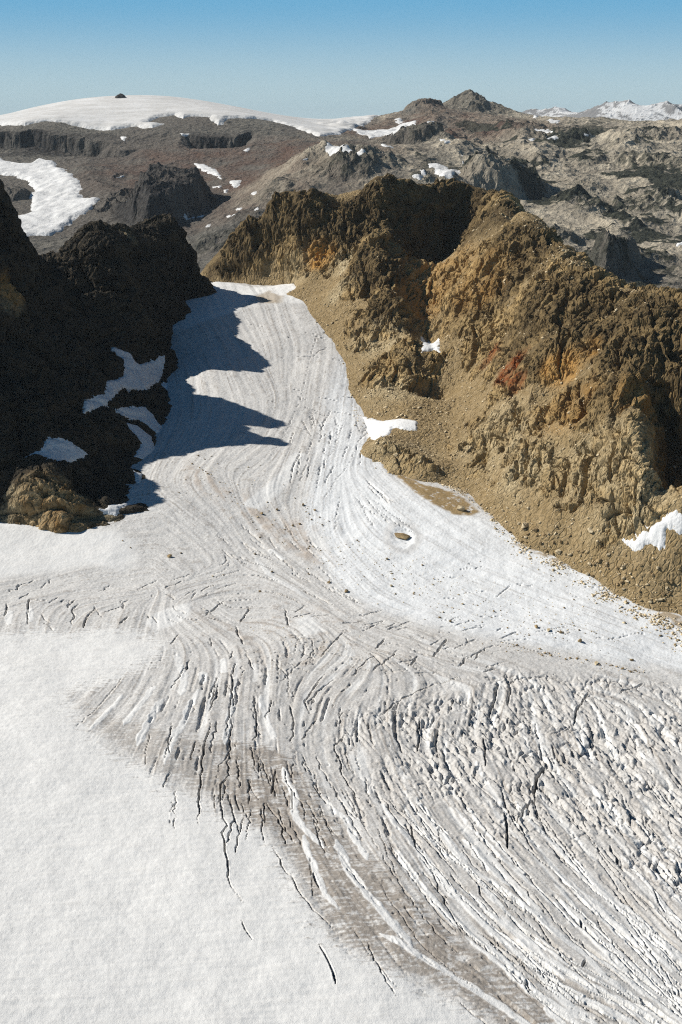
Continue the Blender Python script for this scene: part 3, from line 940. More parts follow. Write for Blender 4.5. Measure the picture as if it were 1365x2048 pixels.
# ------------------------------------------------------------------ LEFT RIDGE
LR = Fan(900, 1800, -0.50, -0.06, 0.00075, 0.00062)
crest = [at(*c) for c in [
    (403, 553, 1545), (392, 530, 1525), (383, 485, 1510), (355, 452, 1507), (335, 448, 1505), (318, 450, 1500), (277, 470, 1470), (256, 464, 1435), (225, 462, 1385), (200, 460, 1325), (174, 468, 1335),
    (108, 530, 1362), (77, 526, 1350), (56, 505, 1300), (31, 448, 1250), (5, 388, 1225)]]
crest += [(-292, 1203, -60), (-284, 1174, -52), (-302, 1162, -74), (-314, 1145, -90), (-320, 1075, -108), (-322, 1036, -126), (-304, 990, -208), (-300, 955, -258)]
pts = list(crest)
for (x, y, z) in crest:
    pts.append((x - 70, y + 55, z - 75))
    pts.append((x - 180, y + 140, z - 190))
edge = GMID.hits([(412, 562), (378, 600), (348, 650), (338, 700), (332, 790), (312, 880), (288, 960), (256, 1040), (172, 1062), (100, 1060), (60, 1052), (0, 1033), (-100, 1012), (-190, 1000), (-280, 940)])
for (x, y, z) in edge:
    pts.append((x, y, z))
    pts.append((x + 22, y - 22, z - 14))
    pts.append((x + 90, y - 90, z - 45))
pts += [at(*c) for c in [
    (300, 600, 1412), (200, 600, 1300), (100, 600, 1240), (20, 600, 1165), (330, 520, 1475), (250, 700, 1268), (150, 700, 1195), (50, 700, 1130), (320, 740, 1290), (200, 800, 1140), (80, 800, 1075),
    (260, 860, 1120), (220, 900, 1082), (80, 900, 1025), (230, 970, 1030), (180, 980, 1005), (60, 980, 975), (130, 1025, 965), (-100, 720, 1080), (-100, 870, 1010), (140, 540, 1320), (40, 560, 1215)]]
LR.Z = tps(pts, LR.X, LR.Y, 1e-4)
LR_SNOW = [
    ([(222, 693), (262, 706), (278, 728), (300, 722), (330, 710), (322, 758), (292, 780), (250, 772), (232, 790), (212, 812), (170, 824), (168, 802), (208, 792), (212, 766), (246, 752), (246, 724)], 'hook-shaped blue-grey snow patch high on the shaded black rock wall'),
    ([(322, 766), (345, 764), (340, 788), (332, 780)], 'small pointed snow scrap between dark rock wall and shaded glacier edge'),
    ([(226, 818), (290, 813), (308, 835), (336, 866), (318, 868), (280, 838), (250, 833)], 'slanting snow ledge in the middle of the shaded rock wall'),
    ([(246, 845), (272, 850), (302, 874), (312, 904), (286, 918), (268, 914), (284, 888), (262, 862)], 'narrow snow strip running down the foot of the shaded wall'),
    ([(95, 877), (132, 884), (174, 912), (150, 922), (110, 925), (54, 915), (82, 904)], 'isolated flat snow patch low on the left of the dark wall'),
    ([(268, 942), (284, 950), (284, 970), (272, 972)], 'tiny snow scrap near the foot of the dark wall'),
    ([(200, 1018), (240, 1010), (285, 996), (268, 1008), (240, 1020), (236, 1034)], 'long thin snow sliver beside the lowest outcrop of the dark wall')]
RM_SNOW = [
    ([(842, 672), (850, 680), (878, 676), (880, 704), (866, 700), (842, 708), (848, 690)], 'small bright snow patch in the gully of the tan slope'),
    ([(722, 832), (770, 842), (800, 838), (836, 843), (836, 862), (806, 860), (786, 856), (766, 876), (745, 880)], 'bright snow tongue reaching from the glacier onto tan rocks'),
    ([(1242, 1078), (1272, 1082), (1278, 1066), (1300, 1062), (1320, 1040), (1340, 1022), (1372, 1035), (1372, 1068), (1334, 1062), (1330, 1098), (1300, 1090), (1268, 1105)], 'forked white snow patch below the right-hand rock buttress')]


def calm_snow(fan, patches):
    m = np.zeros_like(fan.X)
    for p, _l in patches:
        m = np.maximum(m, sstep(-7, 2, in_poly(fan.hits(p), fan.X, fan.Y)))
    return 1 - 0.85 * m


over = LR.Z - bil(GL.Z, *GL.idx(LR.X, LR.Y))
calm = (0.3 + 0.7 * sstep(0, 25, over)) * calm_snow(LR, LR_SNOW)
D = rock_relief(LR.X, LR.Y, LR.Z, 300, 5.0, (0.3, 0.2), ((36, 6.5), (15, 3.2), (7, 1.4)), (5.0, 0.85, 0.1, 34, 120))
D = (D - D[over > 0].mean() + 2.0) * calm
# ledges across the face
lz = LR.Z + SC.frame_start * 0 + fbm(LR.X, LR.Y, LR.Z, 60, 3, 0.5, 333) * 14
D += 4.0 * sstep(0.3, 0.7, np.abs(((lz / 34.0) % 1.0) * 2 - 1)) * calm
D = np.where(D > 0, 7 * np.tanh(D / 7), D) - 3 * calm
D += calm * (1.8 * fbm(LR.X, LR.Y, LR.Z, 15, 3, 0.55, 351, True) + 0.8 * worley(LR.X, LR.Y, LR.Z * 0.6, 5.0, 352)[3] * 1.5)
LR.finish(D)
keep = (over > -25)[:-1, :-1]
a0 = np.zeros_like(LR.X)
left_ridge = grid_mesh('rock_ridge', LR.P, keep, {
    'scree': a0, 'dark': a0, 'rust': a0, 'ochre': blobs(LR, [(20, 580, 16, 0.4), (110, 1020, 30, .3)]), 'pale': np.clip(blobs(LR, [(110, 1020, 30, 0.6), (200, 1040, 18, .4), (30, 1020, 20, .5), (15, 600, 18, .3), (260, 470, 12, .35)]) * (0.7 + fbm(LR.X, LR.Y, LR.Z, 9, 4, 0.6, 345)), 0, 1)}, MAT_DARK, False)  # ochre and pale spots paint sunlight onto the outcrop and ledge
tag(left_ridge, kind='structure')

# ------------------------------------------------------------------ RIGHT MASSIF
RM = Fan(790, 1900, -0.12, 0.54, 0.00075, 0.00062)
r_crest = [at(*c) for c in [
    (405, 545, 1640), (440, 505, 1635), (470, 465, 1625), (490, 437, 1610), (520, 450, 1620), (545, 402, 1605), (600, 384, 1610), (650, 386, 1630), (700, 386, 1650), (727, 380, 1655), (740, 364, 1600), (762, 361, 1575), (800, 370, 1600), (825, 366, 1612),
    (850, 364, 1625), (880, 362, 1636), (900, 362, 1645), (920, 366, 1650), (940, 372, 1648), (960, 380, 1640), (980, 390, 1600), (1000, 402, 1540), (1040, 428, 1425), (1070, 450, 1355), (1110, 490, 1290), (1180, 545, 1215), (1230, 565, 1180), (1290, 582, 1135), (1365, 602, 1095), (1450, 630, 1060), (1600, 690, 1010), (1850, 800, 960), (2050, 900, 930)]]
pts = list(r_crest)
for k, (x, y, z) in enumerate(r_crest):
    t = k / (len(r_crest) - 1)
    pts.append((x + 10 + 60 * t, y + 90 - 20 * t, z - 65))
    pts.append((x + 30 + 120 * t, y + 220 - 40 * t, z - 170))
redge = GMID.hits([(590, 572), (615, 610), (642, 650), (672, 690), (692, 730), (700, 770), (718, 815), (738, 850), (733, 905), (770, 930), (815, 945), (860, 957), (905, 970), (945, 992), (980, 1030), (1030, 1073), (1100, 1108),
                   (1180, 1150), (1250, 1190), (1310, 1220), (1380, 1255), (1480, 1310), (1600, 1370), (1800, 1440), (1950, 1490)])
for (x, y, z) in redge:
    pts.append((x, y, z))
    pts.append((x - 18, y - 26, z - 12))
    pts.append((x - 80, y - 110, z - 45))
pts += [(-150, 1600, zc - 30), (-110, 1590, zc - 25), (-60, 1560, zc - 22)]
pts += [at(*c) for c in [
    (600, 490, 1568), (540, 520, 1590), (480, 540, 1605), (700, 650, 1400), (700, 520, 1520), (640, 560, 1520),
    (745, 480, 1500), (770, 600, 1395), (800, 700, 1305), (850, 800, 1205), (800, 850, 1155), (780, 780, 1235), (790, 910, 1105),
    (850, 640, 1425), (862, 690, 1365), (885, 780, 1262), (830, 520, 1545), (840, 450, 1590), (900, 450, 1625), (950, 440, 1615), (920, 500, 1560), (690, 445, 1612), (755, 430, 1545), (600, 430, 1575),
    (985, 465, 1480), (950, 530, 1425), (900, 600, 1375), (1000, 600, 1310), (1000, 700, 1225), (900, 720, 1275), (1000, 480, 1425), (1080, 520, 1300),
    (1100, 600, 1205), (1100, 700, 1125), (1200, 640, 1140), (1200, 720, 1075), (1300, 680, 1060), (1300, 760, 1010), (1365, 700, 1035), (1375, 780, 1040),
    (900, 820, 1180), (900, 900, 1110), (1000, 800, 1130), (1000, 900, 1060), (1000, 980, 1008), (1100, 800, 1070), (1100, 900, 1015), (1100, 1000, 968), (1100, 1060, 945),
    (1200, 800, 1030), (1200, 900, 975), (1200, 1000, 935), (1200, 1080, 915), (1270, 860, 960), (1280, 950, 925), (1290, 1030, 905), (1250, 1100, 900), (1330, 1100, 885), (1365, 1180, 868),
    (1342, 860, 1030), (1345, 930, 1000), (1330, 1000, 950), (1400, 960, 905), (1365, 1010, 893), (1500, 900, 930), (1450, 1100, 870)]]
RM.Z = tps(pts, RM.X, RM.Y, 1e-4)
ridge_line(RM, [(735, 470), (765, 580), (800, 690), (845, 790)], 13, 26, 1.0, 12)
ridge_line(RM, [(845, 610), (865, 700), (900, 800)], -7, 14)
ridge_line(RM, [(1000, 430), (940, 500), (880, 590)], 9, 30, 1.0, 20)
ridge_line(RM, [(1050, 560), (1075, 660), (1095, 730)], 11, 28, 1.0, 14)
ridge_line(RM, [(1150, 720), (1110, 770), (1060, 800)], -7, 12)
ridge_line(RM, [(1220, 700), (1230, 780), (1200, 850)], 10, 22, 1.0, 14)
ridge_line(RM, [(1255, 820), (1275, 920), (1275, 1030)], 12, 22, 1.0, 9)
ridge_line(RM, [(1330, 860), (1335, 940), (1322, 1020)], -12, 12)
ridge_line(RM, [(1000, 830), (1040, 900), (1080, 950)], 6, 20)
ridge_line(RM, [(738, 892), (790, 905), (850, 945), (880, 970)], 9, 16)
ridge_line(RM, [(730, 400), (722, 440), (716, 490)], -12, 14)
ridge_line(RM, [(560, 420), (600, 440), (650, 450)], 5, 16)
over_r = RM.Z - bil(GL.Z, *GL.idx(RM.X, RM.Y))
crag = blobs(RM, [(620, 420, 60, 1), (700, 430, 60, 1), (760, 450, 75, 1), (850, 430, 80, 1), (950, 440, 70, 1), (490, 470, 50, 1), (770, 620, 50, 1), (810, 740, 42, 1), (600, 500, 40, 0.8),
                  (940, 540, 70, .9), (1010, 560, 80, 1), (1080, 620, 85, 1), (1130, 560, 70, .8), (1060, 720, 50, 1), (1200, 650, 70, 1), (1300, 650, 80, 1), (1365, 700, 90, 1), (1190, 780, 42, 1), (1250, 780, 60, 1), (1290, 900, 60, 1),
                  (1230, 930, 36, 1), (1260, 1010, 30, 1), (1120, 960, 22, .9), (900, 500, 50, 1), (880, 560, 45, .9), (950, 590, 60, 1), (1000, 640, 50, 1), (870, 640, 26, .7), (1330, 960, 40, 1), (1010, 880, 38, .9), (960, 860, 30, .7), (1060, 930, 22, .7), (790, 910, 26, 1), (840, 930, 16, .8), (750, 640, 30, .8), (740, 560, 34, 1)])
crag = sstep(0.2, 0.62, crag * 0.85 + 0.75 * fbm(RM.X, RM.Y, RM.Z, 34, 5, 0.62, 401) * sstep(-0.05, 0.3, crag) + 0.30 * sstep(0.15, 0.5, fbm(RM.X, RM.Y, RM.Z, 30, 4, 0.6, 402)) - 0.45 * sstep(0.05, 0.45, fbm(RM.X, RM.Y, RM.Z, 22, 4, 0.62, 403)))
calm = (0.25 + 0.75 * sstep(0, 18, over_r)) * calm_snow(RM, RM_SNOW)
D = rock_relief(RM.X, RM.Y, RM.Z, 500, 2.5, gully=(5.0, -0.42, -0.9, 30, 105))
f1, f2, cc, ct = worley(RM.X, RM.Y, RM.Z, 3.0, 77)
small = 0.5 * fbm(RM.X, RM.Y, RM.Z, 7, 4, 0.6, 555) + 0.8 * sstep(0.25, 0.9, cc) * sstep(0.55, 0.15, f1)
soft_r = fbm(RM.X, RM.Y, RM.Z, 50, 5, 0.55, 577) * 2.8
D = D - D[(over_r > 0) & (crag > 0.5)].mean() + 2.0
D = calm * (D * crag + (1 - crag) * (small + soft_r))
D = np.where(D > 0, 9 * np.tanh(D / 9), D) - 2 * calm * crag
D += calm * crag * 1.2 * fbm(RM.X, RM.Y, RM.Z, 13, 3, 0.55, 551, True)
RM.finish(D)
noise_r = fbm(RM.X, RM.Y, RM.Z, 18, 4, 0.6, 602)
dark_r = blobs(RM, [(620, 410, 50, 1), (560, 420, 40, 1), (700, 420, 55, 1), (740, 420, 55, 1), (800, 430, 70, 1), (870, 440, 70, 1), (930, 420, 60, 1), (1000, 430, 45, 1), (900, 480, 50, 1), (960, 450, 40, 1), (850, 520, 40, .9), (490, 470, 45, 1), (450, 510, 40, .9),
                    (750, 520, 42, .9), (775, 600, 34, .75), (1060, 520, 60, .75), (1110, 600, 60, .85), (1050, 650, 40, .65), (1080, 710, 30, .75), (1200, 650, 60, .85), (1300, 660, 65, .85), (1365, 660, 70, .85), (1340, 850, 55, .8), (1250, 760, 45, .7), (1030, 470, 45, .8), (960, 600, 40, .45), (1180, 780, 30, .6), (1300, 780, 40, .6), (810, 640, 26, .6), (830, 720, 20, .5)])
dark_r = np.clip(dark_r + noise_r * 0.5 * (dark_r > 0.02), 0, 1)  # dark-brown rock; part of the crest's shade is painted in too
rust_r = np.clip(blobs(RM, [(1025, 735, 20, 1), (985, 715, 14, .7), (1040, 765, 12, .8)]) * (1.0 + 0.9 * noise_r), 0, 1)
ochre_r = np.clip(blobs(RM, [(640, 510, 20, .8), (1130, 735, 20, .7), (1170, 705, 16, .45), (1280, 800, 20, .35), (880, 620, 34, .3), (850, 590, 26, .4), (960, 560, 40, .3), (1150, 820, 30, .3), (900, 540, 40, .3)]) * (0.9 + 0.7 * noise_r), 0, 1)
pale_r = np.clip(blobs(RM, [(690, 530, 18, .8), (680, 580, 20, .45), (760, 690, 36, .5), (800, 780, 34, .5), (980, 860, 34, .45), (1060, 940, 30, .45), (1200, 920, 40, .4), (1250, 980, 40, .45), (800, 900, 34, .4), (600, 540, 26, .4), (1010, 890, 30, .4)]) * (0.9 + noise_r), 0, 1)
keep = (over_r > -18)[:-1, :-1]
massif = grid_mesh('rock_massif', RM.P, keep, {'scree': 1 - crag, 'dark': dark_r, 'rust': rust_r, 'ochre': ochre_r, 'pale': pale_r}, MAT_TAN, False)
tag(massif, kind='structure')

# ------------------------------------------------------------------ FAR MOUNTAINS
FT = Fan(1950, 6800, -0.42, 0.44, 0.00085, 0.00070)
f_ctrl = [
    (-400, 330, 4500), (-250, 280, 4600), (-120, 255, 4650), (0, 236, 4700), (60, 221, 4750), (130, 207, 4800), (190, 200, 4850), (240, 197, 4850), (300, 196, 4850), (350, 198, 4800), (430, 211, 4700), (500, 227, 4600),
    (560, 242, 4500), (620, 256, 4400), (680, 268, 4300),
    (-200, 275, 4250), (0, 252, 4300), (80, 247, 4250), (200, 258, 4250), (330, 257, 4200), (400, 247, 4260), (480, 237, 4350),
    (0, 318, 3920), (-200, 340, 3900), (100, 326, 3860), (200, 338, 3720), (300, 325, 3800), (400, 300, 3900), (500, 285, 3980), (600, 285, 3920), (440, 260, 4200),
    (0, 470, 3000), (-200, 470, 3000), (100, 472, 3000), (100, 400, 3350), (200, 420, 3200), (300, 460, 3000), (400, 455, 3000), (460, 400, 3250), (500, 370, 3380), (380, 520, 2720), (430, 500, 2760), (420, 370, 3420), (500, 330, 3650),
    (560, 360, 3280), (620, 312, 3400), (660, 330, 3250), (700, 345, 3180), (560, 400, 3050), (740, 305, 3420), (800, 320, 3400), (880, 345, 3320), (910, 372, 3150), (700, 290, 3700),
    (770, 262, 4500), (705, 262, 4550), (830, 246, 4750), (710, 250, 4800), (760, 231, 5000), (800, 222, 5000), (850, 211, 5000), (885, 216, 5000), (905, 222, 5100), (940, 198, 5200), (965, 206, 5180), (990, 224, 5100), (1050, 238, 5000), (1100, 238, 4900), (1200, 243, 4650),
    (1280, 254, 4450), (1365, 245, 4300), (1450, 240, 4300), (1600, 250, 4300), (1365, 285, 3980),
    (950, 262, 4450), (1000, 300, 4120), (1100, 295, 4120), (1200, 298, 3920), (1300, 318, 3720), (850, 295, 4000), (960, 335, 3560), (1050, 385, 3260), (1150, 395, 3260), (1250, 380, 3380), (1365, 380, 3300), (1500, 380, 3300),
    (1365, 450, 2980), (1250, 450, 2960), (1100, 445, 2960), (1050, 430, 3000), (1200, 500, 2720), (1365, 500, 2680), (1500, 500, 2700), (1365, 560, 2420), (1280, 560, 2440), (1200, 590, 2250), (1500, 600, 2250),
    (1000, 480, 2620), (800, 480, 2600), (600, 480, 2600), (200, 560, 2420), (0, 560, 2400), (-250, 560, 2400), (600, 620, 2080), (1000, 650, 2050), (0, 700, 2000), (1400, 680, 2040), (300, 680, 2040)]
pts = [at(*c) for c in f_ctrl]
for u in (-250, 0, 130, 240, 350, 500, 620):
    x, y, z = at(u, 205 + abs(u - 260) * 0.12, 4850)
    pts.append((x, y + 700, z - 130))
for u in (760, 850, 940, 1050, 1200, 1365, 1500):
    x, y, z = at(u, 235, 5200)
    pts += [(x, y + 700, z - 230), (x, y + 1400, z - 420)]
pts += [(-2400, 6500, -350), (-1200, 6500, -300), (0, 6500, -380), (1000, 6700, -450), (2500, 6500, -450)]
FT.Z = tps(pts, FT.X, FT.Y, 2e-5)
FBASE = FT.Z.copy()
FMID = Fan.__new__(Fan)
FMID.__dict__.update(FT.__dict__)
FMID.Z = FBASE


def bump(u, v, rx, ry, h, rot=0.0, left=1.0, right=1.0, y=None, power=1.0):
    """a knoll: gentle on the left (sunny) side, steeper on the right"""
    x0, y0, z0 = FMID.hit(u, v) if y is None else at(u, v, y)
    dx, dy = FT.X - x0, FT.Y - y0
    c, s = math.cos(rot), math.sin(rot)
    a, b = dx * c + dy * s, -dx * s + dy * c
    a = np.where(a > 0, a / (rx * right), a / (rx * left))
    r = np.sqrt(a * a + (b / ry) ** 2) + 0.16 * FN1
    t = np.clip(1.15 - r, 0, 1)
    t = 0.75 * sstep(0, 0.75, t) + 0.25 * t
    return (0.8 * h * t * np.where(t > 0, 1, 0)).astype(F32), sstep(1.25, 0.8, r)


FN1 = fbm(FT.X, FT.Y, None, 90, 4, 0.55, 700)
FN2 = fbm(FT.X, FT.Y, None, 260, 5, 0.5, 711, True)
FN3 = fbm(FT.X, FT.Y, None, 55, 5, 0.55, 722, True)
FN4 = fbm(FT.X, FT.Y, None, 22, 4, 0.6, 733)
veg = np.zeros_like(FT.X)
dark = np.zeros_like(FT.X)
ice_zone = in_poly([FMID.hit(*p)[:2] for p in [(-250, 270), (0, 251), (80, 247), (130, 244), (210, 255), (330, 258), (400, 246), (480, 238), (560, 250), (640, 268)]] + [(100, 5600), (-2300, 5600)], FT.X, FT.Y)
ice_zone = sstep(-60, 80, ice_zone)
rough = np.clip(0.25 + 0.75 * sstep(-0.25, 0.25, (FT.X / FT.Y) - 0.0), 0, 1) * (1 - ice_zone)
FT.Z = FT.Z + rough * (11 * FN2 + 4 * FN3 + 1.8 * FN4) + (1 - rough) * (1 - ice_zone) * (4 * FN2 + 2.5 * FN3 + 1.0 * FN4)
KN = [  # u, v, rx, ry, h, rot, left, right, dark, veg
    (290, 420, 80, 60, 45, 0.0, 1.6, 1.0, .0, 0), (30, 395, 50, 60, 62, 0, 1.2, .8, .2, 0),
    (990, 372, 110, 70, 30, -0.3, 1.3, .9, .15, .2), (1150, 410, 42, 50, 40, 0, 1.3, .8, 0, .2), (1200, 425, 48, 60, 50, -.3, 1.1, .8, 0, .95), (1240, 440, 26, 35, 25, 0, 1, .7, 0, .8),
    (1300, 415, 80, 90, 45, .5, 1.2, .9, 0, .9), (1350, 400, 70, 70, 60, .3, 1, .9, 0, .9), (1265, 460, 26, 30, 22, 0, 1, .8, 0, .9),
    (1240, 560, 46, 60, 68, -.2, 1.5, .75, .55, .6), (1190, 515, 34, 40, 42, 0, 1, .8, .35, .5), (1300, 515, 60, 60, 34, 0, 1.2, .9, 0, .95), (1350, 545, 40, 40, 18, 0, 1, .9, 0, .8), (1255, 500, 40, 50, 30, 0, 1.2, .8, 0, .9),
    (1130, 480, 70, 50, 36, -.6, 1.1, .6, .5, .3), (1290, 330, 70, 70, 42, .2, 1.1, .8, 0, .8), (1130, 285, 120, 90, 34, 0, 1.2, .7, .2, .35), (1060, 268, 90, 70, 30, 0, 1.2, .7, .2, .3), (1200, 272, 110, 80, 12, 0, 1.2, .7, .4, .3), (1330, 268, 130, 80, 40, 0, 1.2, .8, .3, .3),
    (830, 288, 100, 70, 52, -.2, 1.0, .8, .75, 0), (880, 300, 60, 60, 30, -.2, 1, .8, .5, 0), (720, 345, 70, 70, 48, 0, 1.5, .7, .15, .5), (640, 325, 34, 50, 46, 0, 1.5, .7, .1, 0), (690, 350, 36, 44, 34, 0, 1, .8, 0, .75), (780, 335, 60, 60, 30, 0, 1, .7, .2, .4),
    (850, 365, 40, 40, 22, 0, 1, .7, 0, .7), (900, 370, 30, 40, 20, 0, 1, .7, 0, .6), (560, 395, 40, 50, 20, 0, 1.4, .8, 0, .4), (450, 490, 60, 60, 40, 0, 1.2, .9, 0, .5), (500, 440, 44, 50, 22, 0, 1.2, .9, 0, .25),
    (1180, 330, 60, 50, 26, 0, 1.2, .7, .2, .3), (1080, 330, 60, 50, 22, 0, 1.2, .7, .25, .1), (1240, 300, 60, 50, 26, 0, 1.2, .7, .2, .3), (950, 300, 70, 60, 24, 0, 1.2, .7, .15, 0),
    (1360, 340, 60, 60, 40, 0, 1.1, .8, .1, .6), (1180, 380, 50, 50, 22, 0, 1.2, .7, .1, .5), (60, 285, 150, 40, 0, 0, 1, 1, .8, 0), (160, 275, 120, 40, 0, 0, 1, 1, .6, 0), (440, 272, 110, 50, 0, 0, 1, 1, .55, 0), (240, 285, 80, 30, 0, 0, 1, 1, .4, 0),
    (945, 206, 130, 120, 14, 0, 1, 1, .55, .3), (870, 215, 60, 80, 16, 0, 1.6, .6, .4, 0), (690, 258, 90, 80, 34, 0, 1, .9, .5, 0), (330, 440, 70, 40, 26, 0, 1.2, .8, .4, 0), (285, 400, 60, 60, 30, 0, 1.3, 1, 0, 0),
]
for (u, v, rx, ry, h, rot, lf, rt, dk, vg) in KN:
    b, m = bump(u, v, rx, ry, h, rot, lf, rt)
    FT.Z = FT.Z + 0.42 * b * (1 + 0.15 * FN3) + m * (min(h, 40) / 40) * (3.5 * FN3 + 2.5 * FN4)
    dark = np.maximum(dark, dk * m)
    veg = np.maximum(veg, vg * m)
# long spurs and ridges between the hollows
for (line, h, w) in [
    ([(560, 385), (620, 325), (700, 330), (790, 335), (860, 355), (940, 385)], 26, 150), ([(770, 285), (850, 290), (920, 315), (985, 345)], 26, 170), ([(1000, 258), (1020, 275), (1050, 305), (1045, 335)], 24, 170),
    ([(1080, 272), (1130, 285), (1170, 315), (1240, 340)], 22, 170), ([(1210, 285), (1290, 300), (1365, 315)], 20, 170), ([(1130, 370), (1200, 360), (1290, 355), (1400, 340)], 24, 140), ([(1090, 430), (1180, 405), (1260, 400)], 16, 100),
    ([(1250, 470), (1310, 440), (1400, 430)], 22, 110), ([(420, 500), (480, 440), (540, 400), (600, 365)], 18, 120), ([(150, 330), (200, 380), (240, 430)], 12, 120), ([(900, 225), (870, 260), (820, 285)], 22, 190)]:
    lp = np.array([FMID.hit(*q) for q in line])
    r_ = line_d(FT, lp, w * 1.6)
    sl_, d_, al_, _s = r_
    t_ = np.clip(1 - d_ / (w * (1 + 0.5 * FN1[sl_])), 0, 1)
    FT.Z[sl_] += (h * t_ ** 1.2 * (1 + 0.5 * FN2[sl_]) * np.clip(np.minimum(al_, 1 - al_) * 5 + 0.2, 0, 1)).astype(F32)
# flat-topped knobs with cliffs round them: (u, y) outlines in plan
for (poly, h, w, dk) in [
    ([(262, 3140), (292, 3020), (345, 3050), (388, 3130), (410, 3210), (414, 3290), (380, 3370), (300, 3360)], 64, 48, 1.0),  # dark weight paints in the shade on this knob's cliff
    ([(938, 3240), (950, 3170), (995, 3170), (1048, 3230), (1090, 3310), (1065, 3400), (990, 3410), (950, 3350)], 46, 50, .3),
    ([(1195, 2480), (1222, 2380), (1250, 2420), (1292, 2540), (1260, 2600), (1210, 2560)], 52, 44, .5),
    ([(812, 5020), (830, 4960), (880, 4990), (892, 5060), (840, 5080)], 20, 20, .4),
    ([(926, 5220), (940, 5110), (954, 5160), (946, 5240)], 36, 120, .6),
    ([(785, 3900), (830, 3860), (895, 3930), (880, 4010), (800, 3990)], 30, 26, .7)]:
    p = [at(u, 300, y)[:2] for (u, y) in poly]
    sd = in_poly(p, FT.X, FT.Y) + 14 * FN1 + 6 * FN3 + 2.5 * FN4
    t = sstep(-w * 0.5, w * 0.5, sd)
    FT.Z = FT.Z + h * t * (1 + 0.1 * FN3)
    dark = np.maximum(dark, dk * sstep(-w * 1.4, -w * 0.3, sd) * sstep(w * 2.5, w * 0.6, sd))
# lava cliffs: the ground drops away in front of these lines
for (line, y0, h, dk) in [
    ([(-200, 4200), (0, 4190), (60, 4170), (120, 4150), (170, 4120), (215, 4080)], 3880, 42, .95),
    ([(380, 4130), (400, 4090), (440, 4100), (470, 4120), (502, 4170)], 3880, 34, .95),
    ([(200, 4000), (240, 3970), (275, 3990)], 3860, 14, .6)]:
    lp = np.array([at(u, 290, y)[:2] for (u, y) in line])
    ye = np.interp(FT.X, lp[:, 0], lp[:, 1]) + 16 * FN1 + 8 * FN3 + 3 * FN4
    mx = sstep(lp[0, 0] - 25, lp[0, 0] + 25, FT.X) * sstep(lp[-1, 0] + 25, lp[-1, 0] - 25, FT.X)
    FT.Z = FT.Z - mx * h * sstep(ye, ye - 22, FT.Y) * np.clip((FT.Y - y0) / (ye - 22 - y0), 0, 1)
    dark = np.maximum(dark, dk * mx * sstep(ye + 8, ye - 6, FT.Y) * sstep(ye - 95, ye - 50, FT.Y))
FT.Z = FT.Z.astype(F32)
FT.finish()
veg = np.clip(veg * sstep(-0.35, 0.25, FN4 + 0.4 * FN1) , 0, 1)
VG = fbm(FT.X, FT.Y, None, 170, 6, 0.62, 744)
veg = np.maximum(veg, 0.95 * sstep(0.15, 0.25, VG + 0.22 * FN3 + 0.12 * FN4) * sstep(0.015, 0.09, FT.X / FT.Y + 0.05 * FN1) * sstep(5000, 4300, FT.Y))
FT_V = veg
dark = np.clip(dark * (0.8 + 0.8 * FN1), 0, 1)
ftan = sstep(-0.05, 0.12, FT.X / FT.Y + 0.06 * FN1) * (0.55 + 0.45 * sstep(-0.3, 0.4, FN1)) * sstep(2100, 2900, FT.Y)
ftan = np.maximum(ftan, blobs(FMID, [(620, 330, 190, .8), (640, 310, 90, .9), (560, 390, 120, .5)]))
red = np.clip(blobs(FMID, [(480, 330, 420, .7), (430, 310, 160, .7), (880, 260, 420, .8), (920, 235, 260, .7), (500, 400, 260, .4)]) * (0.8 + 0.9 * FN1), 0, 1)
mountains = grid_mesh('mountains', FT.P, None, {'tan': ftan, 'red': red, 'dark': dark, 'veg': veg}, MAT_FAR, False)
tag(mountains, kind='structure')

# remote snow peaks
DM = Fan(13000, 19000, -0.45, 0.45, 0.0016, 0.0011)
d_sky = [(-500, 300, 16000), (0, 290, 16000), (400, 275, 16000), (600, 262, 16000), (640, 249, 16000), (680, 256, 16000), (740, 262, 16000), (850, 250, 16000), (1000, 240, 16000), (1060, 228, 15800), (1100, 222, 15500), (1125, 221, 15500), (1150, 232, 15500), (1185, 226, 15300), (1215, 214, 15200), (1240, 202, 15000), (1256, 197, 15000),
         (1275, 203, 15000), (1310, 206, 15000), (1340, 211, 15200), (1365, 206, 15400), (1420, 215, 15500), (1600, 235, 15500)]
pts = [at(*c) for c in d_sky]
pts += [(x, y + 2500, z - 700) for (x, y, z) in pts] + [(x, y - 1800, -250) for (x, y, z) in pts]
DM.Z = tps(pts, DM.X, DM.Y, 1e-6)
r1 = fbm(DM.X, DM.Y, None, 900, 6, 0.55, 801, True)
DM.Z = (DM.Z + 62 * r1 - 12).astype(F32)
DM.finish()
g = np.gradient(DM.Z, axis=1) / (np.gradient(DM.X, axis=1) + 1e-6)
steep = np.abs(g)
sv_ = steep + 0.22 * fbm(DM.X, DM.Y, None, 420, 5, 0.6, 815)
near_ = (DM.Y < 15800) & (DM.Z > -40)
q1, q2 = np.percentile(sv_[near_], [52, 74])
psnow = sstep(q2, q1, sv_) * sstep(-50, 60, DM.Z + 60 * fbm(DM.X, DM.Y, None, 500, 3, 0.5, 816))
pm = NT('snowy_peak', 0.9, 0.1)
pm.color(pm.mix(pm.attr('snow'), pm.mix(pm.noise(0.004, 5), (0.16, 0.16, 0.165), (0.27, 0.26, 0.25)), (0.76, 0.76, 0.75)))  # rock greys lightened to paint in extra haze
peaks = grid_mesh('snow_mountains', DM.P, None, {'snow': psnow}, pm.m, False)
tag(peaks, kind='structure')

